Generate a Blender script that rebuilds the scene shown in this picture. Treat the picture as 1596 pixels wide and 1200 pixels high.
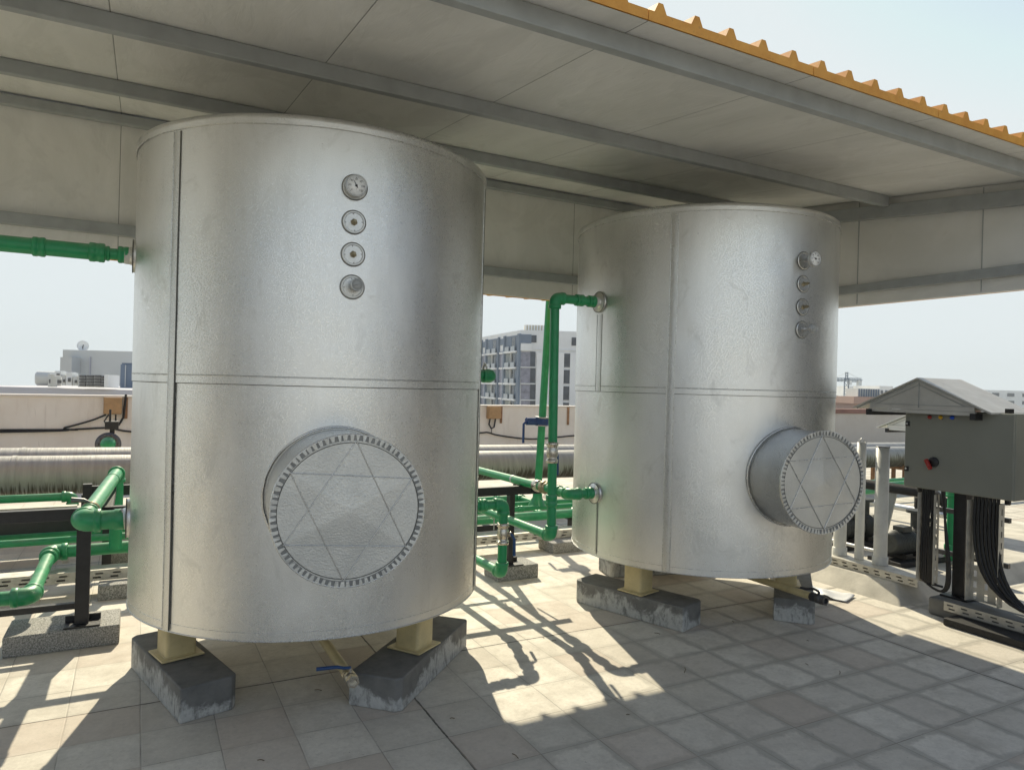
import bpy, bmesh, math, random
from math import sin, cos, pi, radians, atan2, sqrt
from mathutils import Vector, Matrix, noise
random.seed(7)
for o in list(bpy.data.objects): bpy.data.objects.remove(o)
SC = bpy.context.scene
COL = SC.collection

# ------------------------------------------------------------------ camera
H = 1.66
TH = radians(28); RR = radians(1.5)
right0 = Vector((cos(TH), -sin(TH), 0)); up0 = Vector((0, 0, 1)); fwd = Vector((sin(TH), cos(TH), 0))
cx = right0*cos(RR) + up0*sin(RR); cy = up0*cos(RR) - right0*sin(RR)
cam = bpy.data.objects.new('camera', bpy.data.cameras.new('camera')); COL.objects.link(cam)
M = Matrix((cx, cy, -fwd)).transposed().to_4x4(); M.translation = Vector((0, 0, H))
cam.matrix_world = M
cam.data.lens = 24.72; cam.data.sensor_width = 36; cam.data.sensor_fit = 'HORIZONTAL'
cam.data.clip_start = 0.05; cam.data.clip_end = 6000
SC.camera = cam

# ------------------------------------------------------------------ light
EL = radians(40.0); SD = Vector((0.276, 0.961, 0)).normalized()   # horizontal direction towards the sun
world = bpy.data.worlds.new('World'); SC.world = world; world.use_nodes = True
wn = world.node_tree; bg = wn.nodes['Background']
sky = wn.nodes.new('ShaderNodeTexSky'); sky.sky_type = 'NISHITA'; sky.sun_disc = False
sky.sun_elevation = EL; sky.sun_rotation = atan2(SD.x, SD.y)
sky.air_density = 1.0; sky.dust_density = 0.35; sky.ozone_density = 1.0; sky.altitude = 0
hs = wn.nodes.new('ShaderNodeHueSaturation'); hs.inputs['Saturation'].default_value = 0.62
wn.links.new(sky.outputs[0], hs.inputs['Color']); dk = wn.nodes.new('ShaderNodeMix'); dk.data_type = 'RGBA'; dk.blend_type = 'DARKEN'; dk.inputs[0].default_value = 1; dk.inputs[7].default_value = (4.05, 4.4, 4.5, 1)
wn.links.new(hs.outputs[0], dk.inputs[6]); wn.links.new(dk.outputs[2], bg.inputs[0])
bg.inputs[1].default_value = 0.105
sl = bpy.data.lights.new('sun', 'SUN'); sl.energy = 3.3; sl.angle = radians(0.6); sl.color = (1, 0.90, 0.68)
so = bpy.data.objects.new('sun', sl); COL.objects.link(so)
sv = Vector((SD.x*cos(EL), SD.y*cos(EL), sin(EL)))
so.rotation_euler = sv.to_track_quat('Z', 'Y').to_euler(); so.location = (0, 0, 30)
SC.view_settings.view_transform = 'Standard'; SC.view_settings.look = 'None'
SC.view_settings.exposure = 0.90; SC.view_settings.gamma = 1

# ------------------------------------------------------------------ material helpers
class N:
    """tiny node-graph helper"""
    def __init__(s, name):
        s.m = bpy.data.materials.new(name); s.m.use_nodes = True; s.t = s.m.node_tree
        s.b = s.t.nodes['Principled BSDF']
        tc = s.t.nodes.new('ShaderNodeTexCoord'); s.gen = tc.outputs['Object']
        geo = s.t.nodes.new('ShaderNodeNewGeometry'); s.pos = geo.outputs['Position']; s.nrm = geo.outputs['Normal']
    def put(s, sock, v):
        if isinstance(v, (int, float)): sock.default_value = v
        elif isinstance(v, (tuple, list)): sock.default_value = (*v, 1) if len(v) == 3 and len(sock.default_value) == 4 else v
        else: s.t.links.new(v, sock)
    def math(s, op, a, b=0.0, c=None, clamp=False):
        n = s.t.nodes.new('ShaderNodeMath'); n.operation = op; n.use_clamp = clamp
        s.put(n.inputs[0], a); s.put(n.inputs[1], b)
        if c is not None: s.put(n.inputs[2], c)
        return n.outputs[0]
    def sep(s, v):
        n = s.t.nodes.new('ShaderNodeSeparateXYZ'); s.put(n.inputs[0], v); return n.outputs
    def comb(s, x, y, z):
        n = s.t.nodes.new('ShaderNodeCombineXYZ')
        for i, v in enumerate((x, y, z)): s.put(n.inputs[i], v)
        return n.outputs[0]
    def scl(s, v, sc):
        n = s.t.nodes.new('ShaderNodeMapping'); s.put(n.inputs[0], v); n.inputs['Scale'].default_value = sc; return n.outputs[0]
    def noise(s, v, scale, detail=3, rough=.55, dist=0):
        n = s.t.nodes.new('ShaderNodeTexNoise'); s.put(n.inputs['Vector'], v); n.inputs['Scale'].default_value = scale
        n.inputs['Detail'].default_value = detail; n.inputs['Roughness'].default_value = rough; n.inputs['Distortion'].default_value = dist
        return n.outputs[0]
    def vor(s, v, scale, feature='F1'):
        n = s.t.nodes.new('ShaderNodeTexVoronoi'); s.put(n.inputs['Vector'], v); n.inputs['Scale'].default_value = scale; n.feature = feature
        return n.outputs['Distance']
    def white(s, v):
        n = s.t.nodes.new('ShaderNodeTexWhiteNoise'); s.put(n.inputs[0], v); return n.outputs['Value']
    def ramp(s, f, a, b, lo=0.0, hi=1.0, clamp=True):
        n = s.t.nodes.new('ShaderNodeMapRange'); s.put(n.inputs[0], f); n.clamp = clamp
        for i, v in enumerate((a, b, lo, hi)): s.put(n.inputs[i+1], v)
        return n.outputs[0]
    def mix(s, f, a, b, mode='MIX'):
        n = s.t.nodes.new('ShaderNodeMix'); n.data_type = 'RGBA'; n.blend_type = mode
        s.put(n.inputs[0], f); s.put(n.inputs[6], a); s.put(n.inputs[7], b); return n.outputs[2]
    def bump(s, h, strength=.3, dist=.002, normal=None):
        n = s.t.nodes.new('ShaderNodeBump'); n.inputs['Strength'].default_value = strength; n.inputs['Distance'].default_value = dist
        s.put(n.inputs['Height'], h)
        if normal is not None: s.t.links.new(normal, n.inputs['Normal'])
        s.t.links.new(n.outputs[0], s.b.inputs['Normal']); return n.outputs[0]
    def base(s, v): s.put(s.b.inputs['Base Color'], v)
    def rough(s, v): s.put(s.b.inputs['Roughness'], v)

def simple(name, col, rough=.5, metal=0., var=.12, vs=6., bump=.15, bs=60., bd=.001, dirt=0.0):
    n = N(name)
    f = n.noise(n.pos, vs, 4)
    dk = tuple(c*(1-var*1.6) for c in col); lt = tuple(min(1, c*(1+var)) for c in col)
    c = n.mix(n.ramp(f, .3, .7), dk, lt)
    if dirt:
        g = n.noise(n.pos, vs*2.7, 6, .7)
        c = n.mix(n.ramp(g, .52, .75, 0, dirt), c, (.12, .10, .07))
    n.base(c); n.b.inputs['Metallic'].default_value = metal
    n.rough(n.ramp(n.noise(n.pos, vs*3, 3), .3, .7, max(.02, rough-.08), rough+.08))
    if bump: n.bump(n.noise(n.pos, bs, 3), bump, bd)
    return n.m

def mk_jacket(name, base=(.82, .82, .80), r=.32):
    n = N(name)
    p = n.pos
    big = n.noise(n.scl(p, (1, 1, .45)), 2.2, 3)
    streak = n.noise(n.scl(p, (1, 1, .08)), 14, 4)
    grain = n.vor(p, 640)
    grain2 = n.noise(p, 420, 2)
    weave = n.noise(n.scl(p, (1, 1, 9)), 28, 2)
    c = n.mix(n.ramp(big, .3, .7), tuple(x*.9 for x in base), tuple(min(1, x*1.07) for x in base))
    c = n.mix(n.ramp(streak, .5, .8, 0, .22), c, (.62, .62, .60))
    smg = n.ramp(n.noise(n.scl(p, (1, 1, .7)), 5.5, 6, .72, .9), .57, .70, 0, .35)
    c = n.mix(smg, c, (.52, .515, .48))
    spots = n.vor(n.scl(p, (1, 1, 1)), 9)
    c = n.mix(n.ramp(spots, .035, .02, 0, .6), c, (.25, .25, .24))
    n.base(c); n.b.inputs['Metallic'].default_value = .97
    scr = n.ramp(n.noise(n.scl(p, (1.2, 1.2, 14)), 3.1, 5, .8, .5), .70, .73, 0, .16)
    n.rough(n.math('ADD', n.math('ADD', n.ramp(big, .3, .7, r-.05, r+.06), n.math('ADD', scr, n.math('MULTIPLY', smg, .25))), n.math('ADD', n.ramp(grain2, .35, .65, -.05, .06), n.ramp(n.noise(p, 115, 3, .6), .35, .65, -.045, .05))))
    h = n.math('ADD', n.math('MULTIPLY', grain, .8), n.math('MULTIPLY', grain2, .7))
    h = n.math('ADD', h, n.math('MULTIPLY', weave, .45))
    b0 = n.bump(n.noise(p, 190, 2, .5), .26, .0012)
    b1 = n.bump(h, .45, .0009, b0)
    n.bump(n.noise(n.scl(p, (1, 1, .5)), 3.2, 3, .6), .3, .02, b1)
    return n.m

def mk_floor():
    n = N('roof_tiles'); t = .3187
    x, y, z = n.sep(n.pos)
    wob = n.noise(n.pos, 2.0, 3)
    wx = n.math('ADD', x, n.ramp(wob, 0, 1, -.006, .006)); wy = n.math('ADD', y, n.ramp(n.noise(n.pos, 2.3, 3), 0, 1, -.006, .006))
    u = n.math('DIVIDE', n.math('SUBTRACT', wx, 1.323), t); v = n.math('DIVIDE', n.math('SUBTRACT', wy, 3.994), t)
    fu = n.math('FRACT', u); fv = n.math('FRACT', v)
    w3 = n.ramp(n.noise(n.pos, 13, 4, .65), .25, .75, -.014, .014); du = n.math('MINIMUM', fu, n.math('SUBTRACT', 1, fu)); dv = n.math('MINIMUM', fv, n.math('SUBTRACT', 1, fv))
    d = n.math('MULTIPLY', n.math('MINIMUM', du, dv), t)
    cell = n.comb(n.math('FLOOR', u), n.math('FLOOR', v), 0)
    r1 = n.white(cell); r2 = n.white(n.comb(n.math('FLOOR', v), n.math('FLOOR', u), 3.0))
    fine = n.noise(n.pos, 55, 6, .65); med = n.noise(n.pos, 7, 5, .62); big = n.noise(n.pos, 1.1, 4, .6)
    c = n.mix(r1, (.58, .54, .46), (.73, .69, .60))
    c = n.mix(n.ramp(r2, .70, .95, 0, .4), c, (.43, .37, .31))
    c = n.mix(n.ramp(med, .38, .68, 0, .4), c, (.46, .43, .37))
    c = n.mix(n.ramp(big, .42, .7, 0, .45), c, (.70, .66, .58))
    # stained borders beside the joints: irregular width
    w = n.ramp(n.noise(n.pos, 4.5, 4, .7), .3, .7, .006, .036)
    zone = n.math('ADD', n.math('MULTIPLY', n.math('SUBTRACT', x, 2.9), .55), n.math('MULTIPLY', n.math('SUBTRACT', 3.7, y), .7))
    zone = n.math('ADD', zone, n.ramp(n.noise(n.pos, 1.7, 4, .6), .3, .7, -.6, .6))
    st = n.math('MULTIPLY', n.ramp(n.math('SUBTRACT', n.math('ADD', d, w3), w), -.004, .016, 1, 0), n.ramp(zone, -.5, .7, .14, .55))
    c = n.mix(st, c, (.29, .275, .235))
    c = n.mix(n.math('MULTIPLY', n.ramp(d, .001, .003, 1, 0), n.ramp(n.noise(n.pos, 3.1, 3), .4, .6, .3, .85)), c, (.15, .14, .12))
    # expansion joints every ten tiles
    fu10 = n.math('FRACT', n.math('ADD', n.math('DIVIDE', u, 10), .5)); fv10 = n.math('FRACT', n.math('ADD', n.math('DIVIDE', v, 10), .5))
    e = n.math('MULTIPLY', n.math('MINIMUM', n.math('ABSOLUTE', n.math('SUBTRACT', fu10, .5)), n.math('ABSOLUTE', n.math('SUBTRACT', fv10, .5))), t*10)
    ew = n.ramp(n.noise(n.pos, 26, 3), .3, .7, .0034, .0072)
    em = n.ramp(n.math('SUBTRACT', e, ew), -.001, .001, 1, 0)
    c = n.mix(n.math('MULTIPLY', em, .93), c, (.025, .023, .02))
    # specks, scuffs
    sp = n.vor(n.pos, 16); c = n.mix(n.ramp(sp, .05, .03, 0, .75), c, (.10, .09, .08))
    sc = n.noise(n.scl(n.pos, (1, 5, 1)), 9, 5, .75, 1.2)
    c = n.mix(n.ramp(sc, .70, .74, 0, .55), c, (.16, .15, .13))
    blot = n.noise(n.pos, 3.3, 6, .75, .4); c = n.mix(n.ramp(blot, .5, .68, 0, .42), c, (.36, .325, .27))
    r3 = n.white(n.comb(n.math('FLOOR', u), n.math('FLOOR', v), 9.0)); c = n.mix(n.ramp(r3, .78, .86, 0, .45), c, (.47, .38, .31))
    mott = n.noise(n.pos, 24, 4, .7); c = n.mix(n.ramp(mott, .5, .72, 0, .35), c, (.36, .33, .28))
    dd = n.ramp(n.noise(n.pos, 60, 3, .6), .70, .74, 0, .6); c = n.mix(dd, c, (.12, .11, .09))
    c = n.mix(n.ramp(fine, .3, .7, 0, .28), c, (.34, .31, .26))
    n.base(c); n.rough(n.ramp(med, .3, .7, .62, .85))
    h = n.math('SUBTRACT', n.math('MULTIPLY', fine, .25), n.ramp(d, 0, .006, 1, 0))
    h = n.math('SUBTRACT', h, n.math('MULTIPLY', em, 2.0)); h = n.math('ADD', h, n.math('MULTIPLY', r1, .35))
    n.bump(h, .5, .003)
    return n.m

def mk_plinth():
    n = N('bitumen_painted_plinth'); x, y, z = n.sep(n.pos)
    edge = n.math('ADD', n.ramp(n.noise(n.pos, 2.6, 2, .5), .35, .60, .0, .12), n.ramp(n.noise(n.pos, 9, 5, .72, .5), .3, .65, -.02, .075))
    msk = n.ramp(n.math('SUBTRACT', edge, z), -.012, .03, 0, .9)
    up = n.ramp(n.sep(n.nrm)[2], .5, .7, 1, 0)
    streak = n.ramp(n.noise(n.scl(n.pos, (1, 1, .45)), 24, 5, .75), .36, .52, .15, 1)
    msk = n.math('MULTIPLY', n.math('MULTIPLY', msk, up), streak)
    drk = n.mix(n.ramp(n.noise(n.pos, 14, 5, .6), .3, .7), (.11, .112, .11), (.185, .185, .175))
    drk = n.mix(n.ramp(n.noise(n.pos, 3.2, 5, .7), .42, .66, 0, .75), drk, (.21, .205, .19))
    wht = n.mix(n.noise(n.pos, 40, 4), (.38, .385, .37), (.62, .62, .59))
    n.base(n.mix(msk, drk, wht)); n.rough(.72)
    n.bump(n.math('ADD', n.noise(n.pos, 45, 5, .65), msk), .45, .004); return n.m

def mk_block():
    n = N('speckled_concrete'); a = n.noise(n.pos, 110, 3, .7); b = n.noise(n.pos, 8, 4)
    c = n.mix(n.ramp(a, .38, .62), (.11, .11, .10), (.46, .45, .42)); c = n.mix(n.ramp(b, .4, .7, 0, .4), c, (.24, .235, .22))
    n.base(c); n.rough(.85); n.bump(a, .6, .004); return n.m

def mk_ceiling():
    n = N('white_panel_liner'); x, y, z = n.sep(n.pos)
    f = n.math('FRACT', n.math('DIVIDE', n.math('SUBTRACT', x, 1.79), .97)); d = n.math('MULTIPLY', n.math('MINIMUM', f, n.math('SUBTRACT', 1, f)), .97)
    film = n.noise(n.scl(n.pos, (1, .35, .35)), 2.6, 4, .6, .8)
    c = n.mix(n.ramp(film, .35, .7), (.67, .67, .64), (.79, .785, .76))
    # torn remains of protective film
    tn = n.ramp(n.noise(n.scl(n.pos, (1, .45, 1)), 1.7, 5, .65, 1.4), .53, .58, 0, .17)
    c = n.mix(tn, c, (.50, .50, .48))
    c = n.mix(n.ramp(n.noise(n.pos, 9, 5, .7), .6, .75, 0, .2), c, (.40, .38, .33))
    c = n.mix(n.ramp(d, .0015, .003, .85, 0), c, (.10, .10, .09))
    n.base(c); n.rough(n.ramp(tn, 0, .17, .34, .5))
    wr = n.noise(n.scl(n.pos, (2.2, .5, .5)), 6, 4, .55, 1.8)
    n.bump(n.math('SUBTRACT', wr, n.ramp(d, 0, .006, .6, 0)), .22, .012); return n.m

def mk_cladding_pipe():
    n = N('ribbed_foil_cladding'); x, y, z = n.sep(n.pos)
    r = n.noise(n.scl(n.pos, (1, .06, .06)), 75, 2, .5); r2 = n.noise(n.scl(n.pos, (1, .12, .12)), 28, 3)
    c = n.mix(n.ramp(r2, .3, .7), (.32, .32, .30), (.42, .415, .39))
    c = n.mix(n.ramp(n.math('MULTIPLY', n.ramp(z, .78, .48, 0, 1), r), .28, .42, 0, .9), c, (.07, .06, .035))  # dark reflections and shade of the lower half painted in as streaks
    n.base(c); n.b.inputs['Metallic'].default_value = .25; n.rough(.55)
    n.bump(n.math('ADD', r, n.noise(n.pos, 6, 3)), .5, .004); return n.m

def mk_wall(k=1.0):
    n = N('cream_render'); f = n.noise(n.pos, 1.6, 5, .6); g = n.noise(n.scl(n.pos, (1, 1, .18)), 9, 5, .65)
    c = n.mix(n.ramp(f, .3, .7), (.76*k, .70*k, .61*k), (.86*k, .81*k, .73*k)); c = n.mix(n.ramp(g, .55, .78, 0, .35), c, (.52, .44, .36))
    cr = n.ramp(n.vor(n.scl(n.pos, (1, 1, .4)), 1.3, 'DISTANCE_TO_EDGE'), .002, .006, .35, 0)
    c = n.mix(n.math('MULTIPLY', cr, n.ramp(f, .5, .6)), c, (.25, .2, .15))
    n.base(c); n.rough(.85); n.bump(n.noise(n.pos, 40, 4), .2, .003); return n.m

def mk_green(name='green_plastic', dust=.30):
    n = N(name); f = n.noise(n.pos, 11, 5, .65)
    c = n.mix(n.ramp(f, .3, .7), (.012, .23, .085), (.02, .30, .115))
    up = n.ramp(n.sep(n.nrm)[2], .1, .9, 0, 1)
    c = n.mix(n.math('MULTIPLY', n.math('MULTIPLY', up, n.ramp(n.noise(n.pos, 5, 5, .7), .35, .7)), dust*1.6), c, (.30, .36, .28))
    n.base(c); n.rough(n.ramp(f, .3, .7, .30, .45)); n.bump(n.noise(n.pos, 35, 3), .1, .001); return n.m

def mk_cover():
    n = N('creased_aluminium_cover'); g = n.vor(n.pos, 130); k = n.noise(n.pos, 90, 3)
    c = n.mix(n.ramp(n.noise(n.pos, 5, 4), .3, .7), (.55, .56, .55), (.68, .685, .665))
    n.base(c); n.b.inputs['Metallic'].default_value = .88; n.rough(n.ramp(k, .3, .7, .40, .54))
    n.bump(n.math('ADD', g, k), .5, .0014); return n.m

def mk_sheet(name, base, r=.35):
    n = N(name); f = n.noise(n.pos, 7, 5, .6)
    n.base(n.mix(n.ramp(f, .3, .7), tuple(x*.86 for x in base), base)); n.b.inputs['Metallic'].default_value = .9
    n.rough(n.ramp(n.noise(n.pos, 25, 3), .3, .7, r-.06, r+.1)); n.bump(n.noise(n.pos, 150, 2), .2, .001); return n.m

def mk_orange():
    n = N('orange_painted_sheet'); f = n.noise(n.pos, 10, 5, .7); g = n.noise(n.pos, 40, 4, .7)
    c = n.mix(n.ramp(f, .3, .7), (.62, .27, .035), (.78, .40, .07)); c = n.mix(n.ramp(g, .6, .72, 0, .5), c, (.30, .12, .03))
    n.base(c); n.rough(.55); n.bump(f, .2, .003); return n.m

MT = dict(
 jacket=mk_jacket('aluminium_jacket'), strap=mk_jacket('aluminium_strap', (.66, .66, .64), .30), cover=mk_cover(),
 bead=mk_sheet('folded_seam_edge', (.72, .72, .70), .25), seamdark=simple('dark_outline', (.10, .10, .09), .6),
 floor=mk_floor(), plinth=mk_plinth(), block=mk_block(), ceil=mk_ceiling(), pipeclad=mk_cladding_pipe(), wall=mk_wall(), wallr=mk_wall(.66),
 green=mk_green(), orange=mk_orange(),
 beam=simple('grey_painted_steel', (.34, .36, .365), .42, 0, .08, 8, .08, 90),
 cream=simple('cream_painted_steel', (.60, .50, .27), .42, 0, .08, 9, .1, 60, dirt=.15),
 black=simple('black_painted_steel', (.016, .016, .018), .45, 0, .2, 20, .15, 80),
 rubber=simple('black_rubber', (.02, .02, .02), .7, 0, .2, 30, .2, 80),
 cable=simple('black_cable_sheath', (.012, .012, .013), .5, 0, .1, 20, 0),
 chrome=mk_sheet('nickel_plated_brass', (.62, .58, .50), .25), brass=mk_sheet('weathered_brass', (.33, .29, .20), .42),
 steel=mk_sheet('galvanised_steel', (.55, .56, .56), .38), dsteel=mk_sheet('dark_steel', (.16, .16, .165), .45),
 blue=simple('blue_lever_grip', (.012, .055, .17), .4, 0, .1, 20, .05), bluem=simple('blue_cast_iron', (.01, .045, .17), .45, 0, .15, 30, .2),
 dial=simple('white_dial', (.93, .94, .94), .12, 0, .02, 5, 0), gdial=simple('grey_dial', (.42, .43, .42), .3, 0, .02, 5, 0), ink=simple('dial_ink', (.02, .02, .025), .5, 0, 0, 5, 0),
 galv=simple('dusty_galvanised_tray', (.56, .54, .48), .5, .35, .14, 10, .12, 80, dirt=.3),
 cab=simple('light_grey_enamel', (.215, .22, .19), .38, 0, .04, 3, .05, 120), hood=simple('hood_grey_sheet', (.50, .49, .46), .42, .15, .08, 5, .1, 50, dirt=.15),
 hoodw=simple('white_hood_sheet', (.72, .73, .71), .4, 0, .05, 5, .08, 50),
 pvc=simple('grey_white_pvc', (.56, .56, .53), .45, 0, .07, 6, .08, 60, dirt=.2), pvcflap=simple('white_plastic_sheet', (.70, .71, .72), .4, 0, .06, 8, .1, 30),
 conc=simple('trowelled_cement', (.52, .49, .42), .8, 0, .16, 4, .4, 30, .004, dirt=.25), concd=simple('dark_cement', (.15, .15, .14), .8, 0, .15, 6, .4, 30, .004),
 tan=simple('tan_plastic_box', (.44, .27, .13), .6, 0, .1, 12, .1), rust=simple('rusty_conduit', (.34, .19, .10), .8, 0, .2, 14, .2, 40),
 brown=simple('brown_coping_paint', (.26, .14, .11), .7, 0, .12, 3, .2, 30), coping=simple('pale_coping', (.74, .70, .64), .8, 0, .05, 3, .1, 30),
 red=simple('red_lens', (.30, .02, .015), .3, 0, .03, 5, 0), yellow=simple('yellow_lens', (.62, .36, .01), .3, 0, .03, 5, 0), bluel=simple('blue_lens', (.01, .08, .55), .3, 0, .03, 5, 0),
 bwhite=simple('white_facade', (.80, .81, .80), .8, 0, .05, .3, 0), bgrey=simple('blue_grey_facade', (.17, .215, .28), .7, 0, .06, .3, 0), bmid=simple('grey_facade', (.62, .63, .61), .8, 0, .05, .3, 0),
 bglass=simple('tinted_glass', (.05, .06, .08), .15, 0, .25, .8, 0), bglassp=simple('curtained_glass', (.26, .26, .32), .2, 0, .25, 1.2, 0), bcream=simple('cream_louvre', (.62, .55, .42), .8, 0, .05, .5, 0),
 bbrown=simple('terracotta_facade', (.40, .27, .22), .8, 0, .05, .3, 0), lilac=simple('lilac_grey_render', (.50, .50, .54), .85, 0, .05, .4, 0), sand=simple('city_ground', (.42, .38, .32), .9, 0, .2, .02, 0),
 pumpm=simple('dark_painted_casting', (.045, .05, .05), .5, 0, .2, 20, .2, 60), groove=simple('shadowed_groove_metal', (.26, .265, .26), .5, .5, .1, 30, 0), bscreen=simple('frosted_balcony_glass', (.42, .46, .49), .4, 0, .05, 1, 0), bpanel=simple('shaded_balcony_wall', (.27, .30, .30), .8, 0, .05, 1, 0), dgrey=simple('added_mass_grey', (.15, .15, .15), .8, 0, .1, 1, .1, 30), film=simple('torn_film_edge', (.75, .75, .72), .3, 0, 0, 5, 0),
 leaf=simple('dry_leaf', (.13, .09, .05), .8),
)

# ------------------------------------------------------------------ mesh helpers
class MB:
    def __init__(s): s.v = []; s.f = []; s.sm = []
    def add(s, vs, fs, smooth=False):
        o = len(s.v); s.v += [Vector(p) for p in vs]; s.f += [[i+o for i in f] for f in fs]; s.sm += [smooth]*len(fs); return s
    def box(s, c, d, rot=0, rm=None):
        x, y, z = d[0]/2, d[1]/2, d[2]/2
        vs = [Vector((i*x, j*y, k*z)) for i in (-1, 1) for j in (-1, 1) for k in (-1, 1)]
        R = rm if rm is not None else Matrix.Rotation(rot, 3, 'Z')
        vs = [R @ p + Vector(c) for p in vs]
        return s.add(vs, [(0, 1, 3, 2), (4, 6, 7, 5), (0, 4, 5, 1), (2, 3, 7, 6), (0, 2, 6, 4), (1, 5, 7, 3)])
    def bb(s, x0, x1, y0, y1, z0, z1): return s.box(((x0+x1)/2, (y0+y1)/2, (z0+z1)/2), (x1-x0, y1-y0, z1-z0))
    def lathe(s, prof, o, ax, seg=32, smooth=True):
        """prof: list of (distance along ax, radius)"""
        ax = Vector(ax).normalized(); o = Vector(o)
        u = ax.orthogonal().normalized(); w = ax.cross(u)
        vs = []; fs = []
        for (h, r) in prof:
            for i in range(seg):
                t = 2*pi*i/seg; vs.append(o + ax*h + (u*cos(t)+w*sin(t))*max(r, 1e-5))
        for k in range(len(prof)-1):
            for i in range(seg):
                j = (i+1) % seg; fs.append((k*seg+i, k*seg+j, (k+1)*seg+j, (k+1)*seg+i))
        n0 = len(fs); s.add(vs, fs, smooth)
        if prof[0][1] > 1e-4: s.add(vs[:seg], [tuple(range(seg))[::-1]])
        if prof[-1][1] > 1e-4: s.add(vs[-seg:], [tuple(range(seg))])
        return s
    def cyl(s, p0, p1, r, r1=None, seg=24):
        p0 = Vector(p0); p1 = Vector(p1); d = p1-p0
        return s.lathe([(0, r), (d.length, r if r1 is None else r1)], p0, d, seg)
    def sharpcyl(s, p0, p1, r, seg=24, ch=.15):
        p0 = Vector(p0); p1 = Vector(p1); L = (p1-p0).length; c = min(r*ch, L*.3)
        return s.lathe([(0, r-c), (0, r-c), (c, r), (c, r), (L-c, r), (L-c, r), (L, r-c), (L, r-c)], p0, p1-p0, seg)
    def tube(s, pts, r, seg=10, rr=None):
        pts = [Vector(p) for p in pts]; n = len(pts); vs = []; fs = []; prev = None
        for i, p in enumerate(pts):
            t = (pts[min(i+1, n-1)]-pts[max(i-1, 0)]).normalized()
            u = t.orthogonal().normalized() if prev is None else (prev - t*prev.dot(t)).normalized()
            prev = u; w = t.cross(u); q = rr[i] if rr else r
            for k in range(seg):
                a = 2*pi*k/seg; vs.append(p + (u*cos(a)+w*sin(a))*q)
        for i in range(n-1):
            for k in range(seg):
                j = (k+1) % seg; fs.append((i*seg+k, i*seg+j, (i+1)*seg+j, (i+1)*seg+k))
        s.add(vs, fs, True); s.add(vs[:seg], [tuple(range(seg))[::-1]]); s.add(vs[-seg:], [tuple(range(seg))]); return s
    def prism(s, poly, z0, z1):
        n = len(poly); vs = [(x, y, z0) for x, y in poly]+[(x, y, z1) for x, y in poly]
        return s.add(vs, [tuple(range(n))[::-1], tuple(range(n, 2*n))]+[(i, (i+1) % n, n+(i+1) % n, n+i) for i in range(n)])
    def build(s, name, m, parent=None, bevel=0, solid=0, bseg=2):
        off = parent.matrix_world.translation if parent else Vector((0, 0, 0))
        if parent is None:
            xs = [p for p in s.v]; lo = Vector((min(p.x for p in xs), min(p.y for p in xs), min(p.z for p in xs))); hi = Vector((max(p.x for p in xs), max(p.y for p in xs), 0))
            off = Vector(((lo.x+hi.x)/2, (lo.y+hi.y)/2, lo.z))
        else: off = ROOT[parent.name]
        me = bpy.data.meshes.new(name); me.from_pydata([p-off for p in s.v], [], s.f)
        me.polygons.foreach_set('use_smooth', s.sm); me.materials.append(MT[m] if isinstance(m, str) else m)
        bm = bmesh.new(); bm.from_mesh(me); bmesh.ops.recalc_face_normals(bm, faces=bm.faces); bm.to_mesh(me); bm.free()
        o = bpy.data.objects.new(name, me); COL.objects.link(o)
        if parent is None: o.location = off
        else: o.parent = parent
        ROOT[o.name] = off
        if bevel:
            b = o.modifiers.new('bevel', 'BEVEL'); b.width = bevel; b.segments = bseg; b.limit_method = 'ANGLE'; b.angle_limit = radians(40)
        if solid: q = o.modifiers.new('solid', 'SOLIDIFY'); q.thickness = solid; q.offset = 0
        return o
ROOT = {}
def tag(o, label=None, cat=None, group=None, kind=None):
    if label: o['label'] = label
    if cat: o['category'] = cat
    if group: o['group'] = group
    if kind: o['kind'] = kind
    return o
def thing(name, loc, label, cat, group=None):
    o = bpy.data.objects.new(name, None); COL.objects.link(o); o.location = loc; o.empty_display_size = .1
    ROOT[o.name] = Vector(loc); return tag(o, label, cat, group)
V = Vector

# ------------------------------------------------------------------ SETTING
m = MB(); m.bb(-16, 24, -16, 12.7, -.3, 0); tag(m.build('roof_floor', 'floor'), kind='structure')
m = MB(); m.add([(-700, -700, -20), (700, -700, -20), (700, 700, -20), (-700, 700, -20)], [(0, 1, 2, 3)]); tag(m.build('ground', 'sand'), kind='structure')

# parapet, three stretches of different finish
def parapet(a0, a1, z, cop, cz, label):
    t = thing('parapet_wall', ((a0+a1)/2, 12.5, 0), label, 'wall', 'parapet walls round the roof')
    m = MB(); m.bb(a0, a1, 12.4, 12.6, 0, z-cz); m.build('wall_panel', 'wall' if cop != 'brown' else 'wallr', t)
    m = MB(); m.bb(a0, a1, 12.37, 12.63, z-cz+.001, z); m.build('coping', cop, t, .006)
parapet(-15, 2, 1.34, 'coping', .03, 'cream rendered parapet wall with pale top edge left of the nearer tank')
parapet(2.004, 10.5, 1.255, 'coping', .025, 'cream parapet wall seen between the two tanks')
parapet(10.504, 23, 1.25, 'brown', .12, 'cream parapet wall with brown painted coping at the right')

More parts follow.
